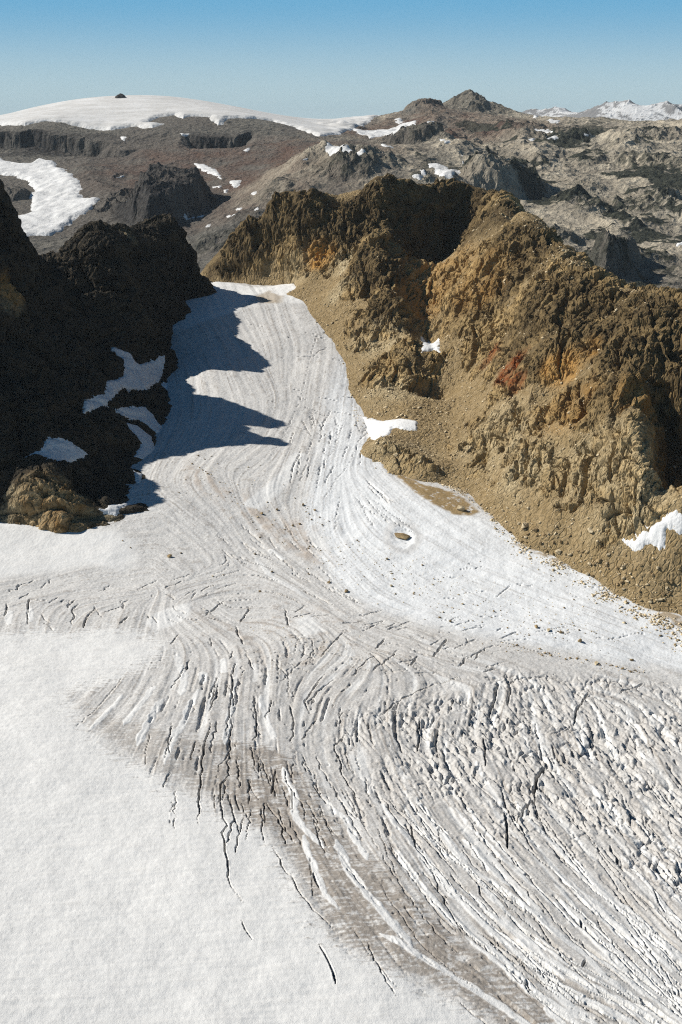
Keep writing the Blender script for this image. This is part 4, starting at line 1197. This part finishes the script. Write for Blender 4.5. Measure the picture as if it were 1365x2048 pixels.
# the land below everything, out to the horizon
gm = NT('valley_ground', 0.95, 0.1)
gm.color(gm.mix(gm.ramp(gm.noise(0.002, 6), .35, .65), (0.10, 0.10, 0.07), (0.19, 0.165, 0.13)))
me = bpy.data.meshes.new('ground')
me.from_pydata([(-30000, -3000, -520), (30000, -3000, -520), (30000, 40000, -520), (-30000, 40000, -520)], [], [(0, 1, 2, 3)])
me.materials.append(gm.m)
ground = bpy.data.objects.new('ground', me)
SC.collection.objects.link(ground)
tag(ground, kind='structure')

# ------------------------------------------------------------------ snow and ice lying on the rock
def blur(P, n):
    for _ in range(n):
        Q = P.copy()
        Q[1:-1] = (P[:-2] + P[1:-1] * 2 + P[2:]) / 4
        R = Q.copy()
        R[:, 1:-1] = (Q[:, :-2] + Q[:, 1:-1] * 2 + Q[:, 2:]) / 4
        P = R
    return P


def patch(fan, px, thick, edge, wob, mat, name='snow_patch', refine=3, soft=2, plan=None, nscale=None, seed=0, attrs=None, hole=None):
    """a sheet of snow with its own thickness lying on the ground of a height field"""
    plan = fan.hits(px) if plan is None else np.asarray(plan)
    fi, fj = fan.idx(plan[:, 0], plan[:, 1])
    pad = edge / plan[:, 1].min()
    i0, i1 = int(max(fi.min() - 2 * pad / fan.dlog - 4, 0)), int(min(fi.max() + 2 * pad / fan.dlog + 5, fan.nr - 1))
    j0, j1 = int(max(fj.min() - 2 * pad / fan.da - 4, 0)), int(min(fj.max() + 2 * pad / fan.da + 5, fan.nc - 1))
    sub = blur(fan.P[i0:i1, j0:j1].astype(float), soft)
    gi, gj = np.meshgrid(np.linspace(0, i1 - i0 - 1, (i1 - i0 - 1) * refine + 1), np.linspace(0, j1 - j0 - 1, (j1 - j0 - 1) * refine + 1), indexing='ij')
    P = bil(sub, gi, gj)
    X, Y = bil(fan.X[i0:i1, j0:j1].astype(float), gi, gj), bil(fan.Y[i0:i1, j0:j1].astype(float), gi, gj)
    Xf, Yf = X.astype(F32), Y.astype(F32)
    sd = in_poly(plan, Xf, Yf)
    if hole:
        sd = np.minimum(sd, -in_poly(fan.hits(hole), Xf, Yf))
    sd = sd + wob * fbm(Xf, Yf, None, nscale or edge * 2, 4, 0.6, 900 + seed)
    t = np.clip(sd / edge, -1, 1)
    off = thick * np.where(t > 0, 1 - (1 - t) ** 2, t * 1.5)
    n = np.cross(np.gradient(P, axis=1), np.gradient(P, axis=0))
    n /= np.linalg.norm(n, axis=-1)[..., None] + 1e-9
    P = P + n * off[..., None]
    ok = sd > -edge * 0.9
    keep = ok[:-1, :-1] | ok[1:, :-1] | ok[:-1, 1:] | ok[1:, 1:]
    return grid_mesh(name, P.astype(F32), keep, attrs and {k: f(Xf, Yf) for k, f in attrs.items()}, mat, True)


for k, (p, lab) in enumerate(LR_SNOW):
    tag(patch(LR, p, 1.0, 3.0, 1.2, MAT_SNOW, refine=2, soft=2, seed=k), lab, 'snow patch', 'snow patches on the rocks')
for k, (p, lab) in enumerate(RM_SNOW):
    tag(patch(RM, p, 1.2, 3.0, 1.2, MAT_SNOW, refine=2, soft=3, seed=20 + k), lab, 'snow patch', 'snow patches on the rocks')

capm = NT('ice_cap_snow', 0.8, 0.15)
capm.color(capm.mix(capm.ramp(capm.noise(0.012, 7, 0.7, capm.mapping((1, 2.2, 1))), .35, .65), (0.58, 0.57, 0.545), (0.74, 0.735, 0.72)))
capm.bump(capm.noise(0.05, 6, 0.7), 3.0, 0.6)
cap_edge = [(-260, 276), (-60, 258), (0, 250), (50, 252), (66, 247), (92, 242), (128, 245), (175, 257), (222, 261), (262, 253), (306, 256), (326, 248), (296, 245), (318, 235), (350, 230), (366, 238), (380, 233), (420, 235), (436, 252), (460, 238), (514, 238), (545, 243), (590, 255), (640, 273), (682, 268)]
plan = [q[:2] for q in FT.hits(cap_edge)] + [(150, 5200), (0, 5700), (-900, 5900), (-2100, 5700), (-2000, 4500)]
tag(patch(FT, None, 7.0, 22.0, 9.0, capm.m, 'ice_cap', refine=2, soft=6, plan=plan, nscale=60, seed=40), kind='structure')
hg = [(-60, 330), (0, 316), (14, 324), (60, 328), (76, 320), (110, 324), (130, 338), (148, 352), (166, 372), (160, 390), (184, 396), (205, 400), (180, 420), (150, 440), (125, 464), (100, 470), (60, 472), (20, 478), (-60, 480)]
tag(patch(FT, hg, 6.0, 18.0, 8.0, MAT_FARSNOW, 'hanging_glacier', refine=2, soft=5, nscale=50, seed=41, hole=[(-60, 348), (0, 350), (30, 352), (52, 362), (72, 385), (60, 408), (66, 424), (40, 432), (0, 430), (-60, 430)]), kind='structure')

FAR_SNOW = [
    ([(388, 327), (410, 328), (432, 338), (446, 360), (426, 350), (404, 342)], 'large curved snow patch right of the dark shadowed knob'),
    ([(459, 363), (484, 360), (478, 372), (468, 376)], 'ragged snow patch on the reddish slope below the curved one'),
    ([(242, 274), (253, 273), (250, 281), (243, 281)], 'small snow dot under the ice cap edge on the grey slope'),
    ([(361, 267), (381, 266), (378, 273), (362, 272)], 'small oblong snow patch on grey rock below the ice cap'),
    ([(489, 299), (500, 294), (497, 304), (490, 305)], 'slim snow streak below the dark lava cliffs'),
    ([(234, 355), (249, 350), (245, 355)], 'thin snow fleck on the grey slope left of the dark knob'),
    ([(425, 373), (444, 371), (440, 376), (427, 376)], 'thin level snow strip just under the ragged patch'),
    ([(448, 380), (456, 378), (454, 386), (449, 386)], 'small snow spot beside the foot of the dark knob'),
    ([(652, 298), (668, 292), (700, 297), (731, 300), (729, 307), (694, 303), (668, 308), (655, 306)], 'bright forked snow band on the hill above the middle ridge'),
    ([(703, 257), (727, 261), (793, 254), (836, 241), (824, 252), (768, 270), (740, 277), (716, 267)], 'broad snowfield in the saddle left of the dark summit'),
    ([(790, 240), (802, 236), (810, 245), (796, 247)], 'snow patch on the slope of the flat-topped hill'),
    ([(857, 327), (896, 335), (919, 344), (908, 358), (884, 355), (870, 345)], 'long grey-white snowfield in the hollow of the brown hills'),
    ([(841, 338), (852, 340), (853, 350), (844, 348)], 'little upright snow patch left of the long hollow snowfield'),
    ([(824, 351), (846, 352), (842, 361), (828, 356)], 'pair-like snow scrap on the dark slope above the ridge crest'),
    ([(762, 287), (776, 290), (788, 296), (770, 294)], 'thin snow fleck under the dark serrated hill'),
    ([(880, 277), (890, 278), (901, 286), (890, 286)], 'small snow patch on the pale hillside below the saddle'),
    ([(924, 309), (940, 314), (938, 317), (926, 313)], 'narrow snow fleck at the end of the dark serrated hill'),
    ([(922, 374), (950, 382), (968, 391), (950, 388)], 'thin slanting snow strip just above the brown ridge crest'),
    ([(1070, 258), (1090, 259), (1105, 264), (1086, 263)], 'snow streak on the plateau right of the dark summit'),
    ([(1093, 273), (1116, 276), (1112, 280), (1096, 278)], 'lower snow streak on the plateau right of the dark summit'),
    ([(1060, 276), (1072, 277), (1066, 282)], 'tiny snow fleck below the dark summit shoulder'),
    ([(1093, 240), (1121, 242), (1118, 246), (1098, 244)], 'skyline snow streak right of the dark summit'),
    ([(1066, 230), (1078, 232), (1072, 237)], 'skyline snow dot nearest the dark summit'),
    ([(1167, 269), (1182, 270), (1178, 274)], 'snow fleck on the tan plateau far right'),
    ([(1350, 487), (1372, 484), (1372, 490), (1354, 492)], 'thin snow strip at the right edge beside the dark wooded knolls'),
    ([(855, 243), (872, 241), (868, 246)], 'snow streak under the dark summit on its red slope')]
TINY = [(400, 434, 8, 3), (382, 437, 6, 3), (462, 431, 8, 3), (416, 452, 6, 4), (508, 387, 6, 4), (478, 418, 7, 3), (515, 418, 6, 3), (610, 319, 7, 3), (372, 432, 5, 3)]
for k, (p, lab) in enumerate(FAR_SNOW):
    y = FT.hit(*p[0])[1]
    tag(patch(FT, p, 1.2 + y / 3500, y * 0.0022, y * 0.0008, MAT_FARSNOW, refine=3, soft=3, seed=50 + k), lab, 'snow patch', 'snow patches on the far hills')
for k, (u, v, w, h) in enumerate(TINY):
    p = [(u - w, v + h * .6), (u - w * .3, v - h * .5), (u + w, v - h), (u + w * .5, v + h * .5)]
    y = FT.hit(u, v)[1]
    tag(patch(FT, p, 1.2, y * 0.0018, y * 0.0006, MAT_FARSNOW, refine=3, soft=3, seed=90 + k), 'tiny white snow fleck on the red-brown slope behind the ridge notch', 'snow patch', 'tiny snow flecks on the red-brown slope')

# ------------------------------------------------------------------ boulders
def stone_mat(name, a, b):
    m = NT(name, 0.92, 0.15)
    m.color(m.mix(m.ramp(m.noise(0.8, 6, 0.65), .35, .65), a, b))
    m.bump(m.noise(1.6, 6, 0.7), 0.35, 0.8)
    return m.m


MAT_STONE = stone_mat('boulder_stone', (0.20, 0.14, 0.075), (0.44, 0.32, 0.17))
MAT_PALE = stone_mat('pale_stone', (0.40, 0.32, 0.20), (0.66, 0.55, 0.37))
rs = random.Random(3)


def stone_mesh(seed, mat, sub=True):
    r = random.Random(seed)
    bm = bmesh.new()
    for _ in range(16):
        a, b = r.uniform(0, 2 * math.pi), math.acos(r.uniform(-1, 1))
        q = r.uniform(0.8, 1.05)
        bm.verts.new((q * math.sin(b) * math.cos(a), q * math.sin(b) * math.sin(a) * 0.8, q * math.cos(b) * 0.62))
    h = bmesh.ops.convex_hull(bm, input=bm.verts)
    bmesh.ops.delete(bm, geom=list({e for e in h['geom_interior'] if isinstance(e, bmesh.types.BMVert)}), context='VERTS')
    if sub:
        bmesh.ops.bevel(bm, geom=list(bm.edges), offset=0.07, segments=1, affect='EDGES')
        bmesh.ops.triangulate(bm, faces=list(bm.faces))
        bmesh.ops.subdivide_edges(bm, edges=list(bm.edges), cuts=1, fractal=0.35, along_normal=0.3, seed=seed)
    me = bpy.data.meshes.new('boulder')
    bm.to_mesh(me)
    bm.free()
    me.materials.append(mat)
    return me


STONES = [stone_mesh(k, MAT_STONE) for k in range(8)]
PALES = [stone_mesh(20 + k, MAT_PALE) for k in range(5)]
glz = lambda x, y: float(bil(GL.Z, *GL.idx(np.array(x), np.array(y))))


def boulder(x, y, z, size, label, group=None, pale=False, flat=1.0, sink=0.25, name='boulder'):
    o = bpy.data.objects.new(name, rs.choice(PALES if pale else STONES))
    o.location = (x, y, z + size * 0.62 * flat * (0.5 - sink))
    s = size / 2
    o.scale = (s * rs.uniform(.9, 1.15), s * rs.uniform(.85, 1.1), s * flat * rs.uniform(.85, 1.15))
    o.rotation_euler = (rs.uniform(-.25, .25), rs.uniform(-.25, .25), rs.uniform(0, 6.28))
    SC.collection.objects.link(o)
    return tag(o, label, 'boulder', group)


def on_ice(u, v, size, label, group=None, **kw):
    x, y, z = GL.hit(u, v)
    return boulder(x, y, z, size, label, group, **kw)


bo = on_ice(806, 1076, 11.0, 'long tan boulder sunk in a melt hollow on the bright ice', flat=0.8, sink=0.3)
bo.rotation_euler = (0.05, 0.15, -0.35)
bo.scale = (7.6, 4.2, 4.4)
for (u, v, s, lab, pale) in [
    (922, 1020, 8.0, 'squat tan boulder at the dirt-covered ice margin with a black shadow', True),
    (1160, 1284, 4.6, 'lone cube-like brown boulder on white ice with a short shadow', False),
    (1264, 1321, 3.0, 'lone small boulder right of the cube-like one on the white ice', False),
    (341, 1114, 4.6, 'dark brown boulder alone on grey ice right of the smooth snow lobe', False),
    (363, 1107, 2.4, 'small dark stone just right of the dark brown lone boulder', False),
    (658, 1166, 3.6, 'dark boulder at the tip of the curved dirt line', False),
    (693, 1184, 4.0, 'brown boulder lying on the dirty moraine line', False),
    (524, 1028, 3.4, 'dark boulder, larger of a close pair on warm-stained ice', False),
    (516, 1035, 2.6, 'tan boulder, smaller of a close pair on warm-stained ice', True),
    (586, 1052, 3.0, 'dark block left in a row of two on grey ice', False),
    (600, 1049, 3.0, 'dark block right in a row of two on grey ice', False),
    (606, 1011, 4.0, 'dark boulder at the head of the crevassed rubble line', False),
    (630, 1021, 3.0, 'dark boulder right of the head of the crevassed rubble line', False),
    (555, 1020, 3.0, 'brown boulder above the two-block row on grey ice', False),
    (783, 1173, 3.2, 'pale brown boulder on white ice above the stone-strewn strip', True),
    (775, 1119, 3.2, 'pale flat stone on bright ice below the melt hollow', True),
    (901, 1244, 3.4, 'flat brown boulder on bright ice beside a rounder one', False),
    (880, 1236, 2.8, 'round brown boulder beside a flatter one on bright ice', False),
    (1073, 1255, 4.2, 'wide brown boulder, left end of a short row on white ice', False),
    (1098, 1262, 4.0, 'tan boulder in the middle of a short row on white ice', True),
    (1122, 1266, 3.6, 'upright brown boulder, right end of a short row on white ice', False),
    (988, 1223, 2.4, 'small dark stone below the short black crack in the white ice', False),
    (1193, 1328, 4.0, 'flat tan boulder at the edge of the dirty moraine band', True),
    (511, 1109, 2.2, 'single dark stone at the head of the white snow strip', False),
    (520, 1184, 3.0, 'brown stone in a small crack below the white snow strip', False),
]:
    on_ice(u, v, s, lab, pale=pale)

LINE = [(410, 919), (397, 912), (423, 913), (436, 928), (400, 936), (406, 941), (412, 944), (416, 948), (423, 950), (428, 956), (497, 935), (521, 931), (359, 986), (476, 970), (504, 969), (568, 970), (488, 1010), (590, 997), (514, 1060), (658, 1043),
        (470, 995), (460, 985), (440, 965), (535, 1005), (545, 1050), (570, 1060), (505, 1045), (372, 960), (385, 928), (640, 1035), (618, 1028), (624, 1040), (612, 1024), (645, 1050), (262, 1096), (246, 1082), (426, 1153), (447, 1150), (544, 1144), (618, 1149), (520, 1075), (565, 1085)]
for (u, v) in LINE:
    on_ice(u, v, rs.uniform(1.2, 2.4), 'small brown stone, one of many on the grey warm-stained middle ice', 'stones on the grey middle ice', pale=rs.random() < 0.2)
for k in range(125):
    t = rs.random()
    u = 640 + 560 * t + rs.gauss(0, 25)
    v = 1085 + 190 * t + rs.gauss(0, 22) + 30 * math.sin(t * 3)
    on_ice(u, v, rs.choice((0.8, 0.9, 1.0, 1.2, 1.4, 1.9)), 'small stone, one of many strewn over the bright white ice', 'stones strewn over the bright ice', pale=rs.random() < 0.25)
for k in range(30):
    t = rs.random()
    u, v = 980 + 300 * t + rs.gauss(0, 8), 1284 + 62 * t + rs.gauss(0, 4)
    on_ice(u, v, rs.choice((1.2, 1.5, 2.0, 2.6)), 'brown stone in the line of rubble edging the dirty moraine band', 'stones along the moraine line', flat=0.8)


def on_rock(u, v, size, label, group=None, **kw):
    x, y, z = RM.hit(u, v)
    i, j = RM.idx(x, y)
    q = bil(RM.P, np.array(i), np.array(j))
    z = max(float(q[2]), glz(q[0], q[1]))
    return boulder(float(q[0]), float(q[1]), z, size, label, group, **kw)


for (u, v, s, lab, pale) in [
    (1183, 1064, 7.5, 'rounded grey boulder below the big buttress with shadow on its right', True),
    (1050, 1055, 8.5, 'huge upright pale boulder at the foot of the scree by the ice', True),
    (1070, 1062, 7.0, 'wide flat boulder beside the huge upright pale one', False),
    (1118, 1106, 6.5, 'square tan block at the very edge of the ice', True),
    (1140, 1111, 5.0, 'smaller square block right of the one at the ice edge', True),
    (1199, 1124, 5.5, 'reddish wedge-shaped block in the dark moraine rubble', False),
    (1317, 1138, 3.4, 'lone boulder on bare brown dirt below the snow patch', True),
    (1040, 850, 3.0, 'pale angular block on open scree in mid slope', True),
    (1220, 862, 2.8, 'bright pale block above the big buttress', True),
    (1086, 790, 3.2, 'pale block below the rust-red outcrop', True),
    (790, 905, 6.0, 'tan boulder on the small rock knob at the glacier bend', True),
    (655, 612, 3.0, 'pale boulder at the foot of the smooth tan gully', True)]:
    on_rock(u, v, s, lab, pale=pale)
for k in range(60):
    t = rs.random()
    u = 1010 + 330 * t + rs.gauss(0, 22)
    v = 1050 + 150 * t + rs.gauss(0, 22) - 12
    on_rock(u, v, rs.uniform(2.2, 4.6), 'angular tan boulder, one of many in the moraine rubble along the ice', 'boulders in the moraine rubble', pale=rs.random() < 0.4)

# loose scree: thousands of stones, one object each
hull = []
for k in range(6):
    me = stone_mesh(60 + k, MAT_TAN, False)
    v = np.array([q.co[:] for q in me.vertices])
    me.calc_loop_triangles()
    f = np.array([t.vertices[:] for t in me.loop_triangles])
    hull.append((v, f))
    bpy.data.meshes.remove(me)


def scatter(name, P, sizes, mat, seed):
    r = np.random.RandomState(seed)
    V, Fc, n0 = [], [], 0
    kinds = r.randint(0, len(hull), len(P))
    for k in range(len(hull)):
        idx = np.nonzero(kinds == k)[0]
        v, f = hull[k]
        ang = r.uniform(0, 6.28, len(idx))
        c, s = np.cos(ang)[:, None], np.sin(ang)[:, None]
        til = r.normal(0, 0.35, (len(idx), 1))
        x = v[None, :, 0] * c - v[None, :, 1] * s
        y = v[None, :, 0] * s + v[None, :, 1] * c
        z = v[None, :, 2] + x * til
        q = np.stack([x, y, z], -1) * (sizes[idx] / 2)[:, None, None] + P[idx][:, None, :]
        V.append(q.reshape(-1, 3))
        Fc.append((f[None] + (np.arange(len(idx)) * len(v))[:, None, None] + n0).reshape(-1, 3))
        n0 += len(idx) * len(v)
    V, Fc = np.concatenate(V).astype(F32), np.concatenate(Fc).astype(np.int32)
    me = bpy.data.meshes.new(name)
    me.vertices.add(len(V))
    me.vertices.foreach_set('co', V.ravel())
    me.loops.add(Fc.size)
    me.loops.foreach_set('vertex_index', Fc.ravel())
    me.polygons.add(len(Fc))
    me.polygons.foreach_set('loop_start', np.arange(0, Fc.size, 3, dtype=np.int32))
    me.update(calc_edges=True)
    me.materials.append(mat)
    o = bpy.data.objects.new(name, me)
    SC.collection.objects.link(o)
    return o


sm = NT('scree_stone', 0.92, 0.15)
cell = sm.n('ShaderNodeTexVoronoi')
sm.put(cell.inputs['Vector'], sm.co)
cell.inputs['Scale'].default_value = 0.5
sp = sm.n('ShaderNodeSeparateColor')
sm.put(sp.inputs[0], cell.outputs['Color'])
sm.color(sm.mix(sp.outputs[0], sm.mix(sp.outputs[1], (0.17, 0.12, 0.06), (0.50, 0.37, 0.19)), (0.78, 0.65, 0.44)))
r = np.random.RandomState(8)
N = 85000
ci, cj = r.uniform(2, RM.nr - 3, N), r.uniform(2, RM.nc - 3, N)
ii, jj = ci.astype(int), cj.astype(int)
dens = (1 - crag)[ii, jj] * np.clip(0.55 + 1.1 * noise_r[ii, jj], 0.08, 1) * (over_r[ii, jj] > 0.5)
dens = np.maximum(dens, 0.85 * (over_r[ii, jj] > -1) * (over_r[ii, jj] < 9) * (RM.X / RM.Y > 0.09)[ii, jj])
vis = (RM.Y[ii, jj] < 1600) & (r.rand(N) < dens)
P = bil(RM.P, ci[vis], cj[vis])
sz = np.clip(np.exp(r.normal(0.12, 0.55, len(P))), 0.5, 4.2) * np.clip(P[:, 1] / 1150, 0.8, 1.2)
P[:, 2] += sz * 0.1
tag(scatter('scree', P, sz, sm.m, 4), kind='stuff')
# grit and stones that have rolled out onto the ice edge
e0 = GL.hits([(600, 572), (690, 720), (720, 830), (760, 928), (830, 950), (900, 970), (950, 998), (1010, 1062), (1100, 1112), (1200, 1165), (1300, 1222), (1400, 1275)])
N = 5200
t = r.beta(2.2, 1.0, N) * (len(e0) - 1)
k = np.clip(t.astype(int), 0, len(e0) - 2)
xy = e0[k, :2] * (1 - (t - k))[:, None] + e0[k + 1, :2] * (t - k)[:, None]
off = np.abs(r.normal(0, 1, N)) * np.where(t > 7.5, 10, 3.0)
xy = xy + off[:, None] * np.array([-0.55, -0.83]) + r.normal(0, 2, (N, 2))
clump = fbm(xy[:, 0], xy[:, 1], None, 22, 3, 0.6, 961)
xy = xy[r.rand(N) < sstep(-0.15, 0.35, clump) * 0.9 + 0.1]
N = len(xy)
P = np.concatenate([xy, bil(GL.Z, *GL.idx(xy[:, 0], xy[:, 1]))[:, None]], 1)
sz = np.clip(np.exp(r.normal(0.0, 0.55, N)), 0.4, 3.6)
tag(scatter('rubble', P, sz, sm.m, 5), kind='stuff')

pts_ = []
r = np.random.RandomState(21)
for (u0, v0, u1, v1, su, sv, n) in [(380, 930, 660, 1130, 22, 22, 260), (640, 1090, 1200, 1270, 30, 22, 420), (480, 1240, 720, 1300, 40, 20, 110), (600, 1010, 650, 1060, 10, 10, 40), (980, 1285, 1290, 1345, 10, 5, 120)]:
    for _ in range(n):
        t = r.rand()
        pts_.append(GL.hit(u0 + (u1 - u0) * t + r.normal(0, su), v0 + (v1 - v0) * t + r.normal(0, sv)))
P = np.array(pts_)
sz = np.clip(np.exp(r.normal(-0.35, 0.4, len(P))), 0.4, 1.5)
tag(scatter('glacier_stones', P, sz, sm.m, 6), kind='stuff')

# dark knob on the crown of the ice cap
x, y, z = FT.hit(242, 200)
km = stone_mat('dark_lava', (0.045, 0.042, 0.042), (0.085, 0.075, 0.07))
bm = bmesh.new()
bmesh.ops.create_icosphere(bm, subdivisions=4, radius=1)
for q in bm.verts:
    n = math.sin(q.co.x * 5 + 1) * math.cos(q.co.y * 4) * 0.08 + math.sin(q.co.x * 11 + q.co.z * 9) * 0.03
    q.co = (q.co.x * 18 * (1 + n), q.co.y * 16 * (1 + n), (q.co.z * 15 if q.co.z > 0 else q.co.z * 5) * (1 + n))
me = bpy.data.meshes.new('rock_knob')
bm.to_mesh(me)
bm.free()
me.materials.append(km)
knob = bpy.data.objects.new('rock_knob', me)
knob.location = (x, y, z + 4)
SC.collection.objects.link(knob)
tag(knob, 'dark rounded rock knob poking out of the crown of the snow dome', 'rock')

# ------------------------------------------------------------------ haze: the air itself, one even box round everything
hm = bpy.data.materials.new('haze')
hm.use_nodes = True
ht = hm.node_tree
ht.nodes.remove(ht.nodes['Principled BSDF'])
pv = ht.nodes.new('ShaderNodeVolumePrincipled')
pv.inputs['Color'].default_value = (0.80, 0.89, 0.95, 1)
pv.inputs['Density'].default_value = 1.3e-5
ht.links.new(pv.outputs[0], ht.nodes['Material Output'].inputs['Volume'])
bm = bmesh.new()
bmesh.ops.create_cube(bm, size=1)
for q in bm.verts:
    q.co = (q.co.x * 60400, -3200 + (q.co.y + 0.5) * 43500, -521.5 + (q.co.z + 0.5) * 1060)
me = bpy.data.meshes.new('haze')
bm.to_mesh(me)
bm.free()
me.materials.append(hm)
hz = bpy.data.objects.new('haze', me)
SC.collection.objects.link(hz)
tag(hz, kind='stuff')
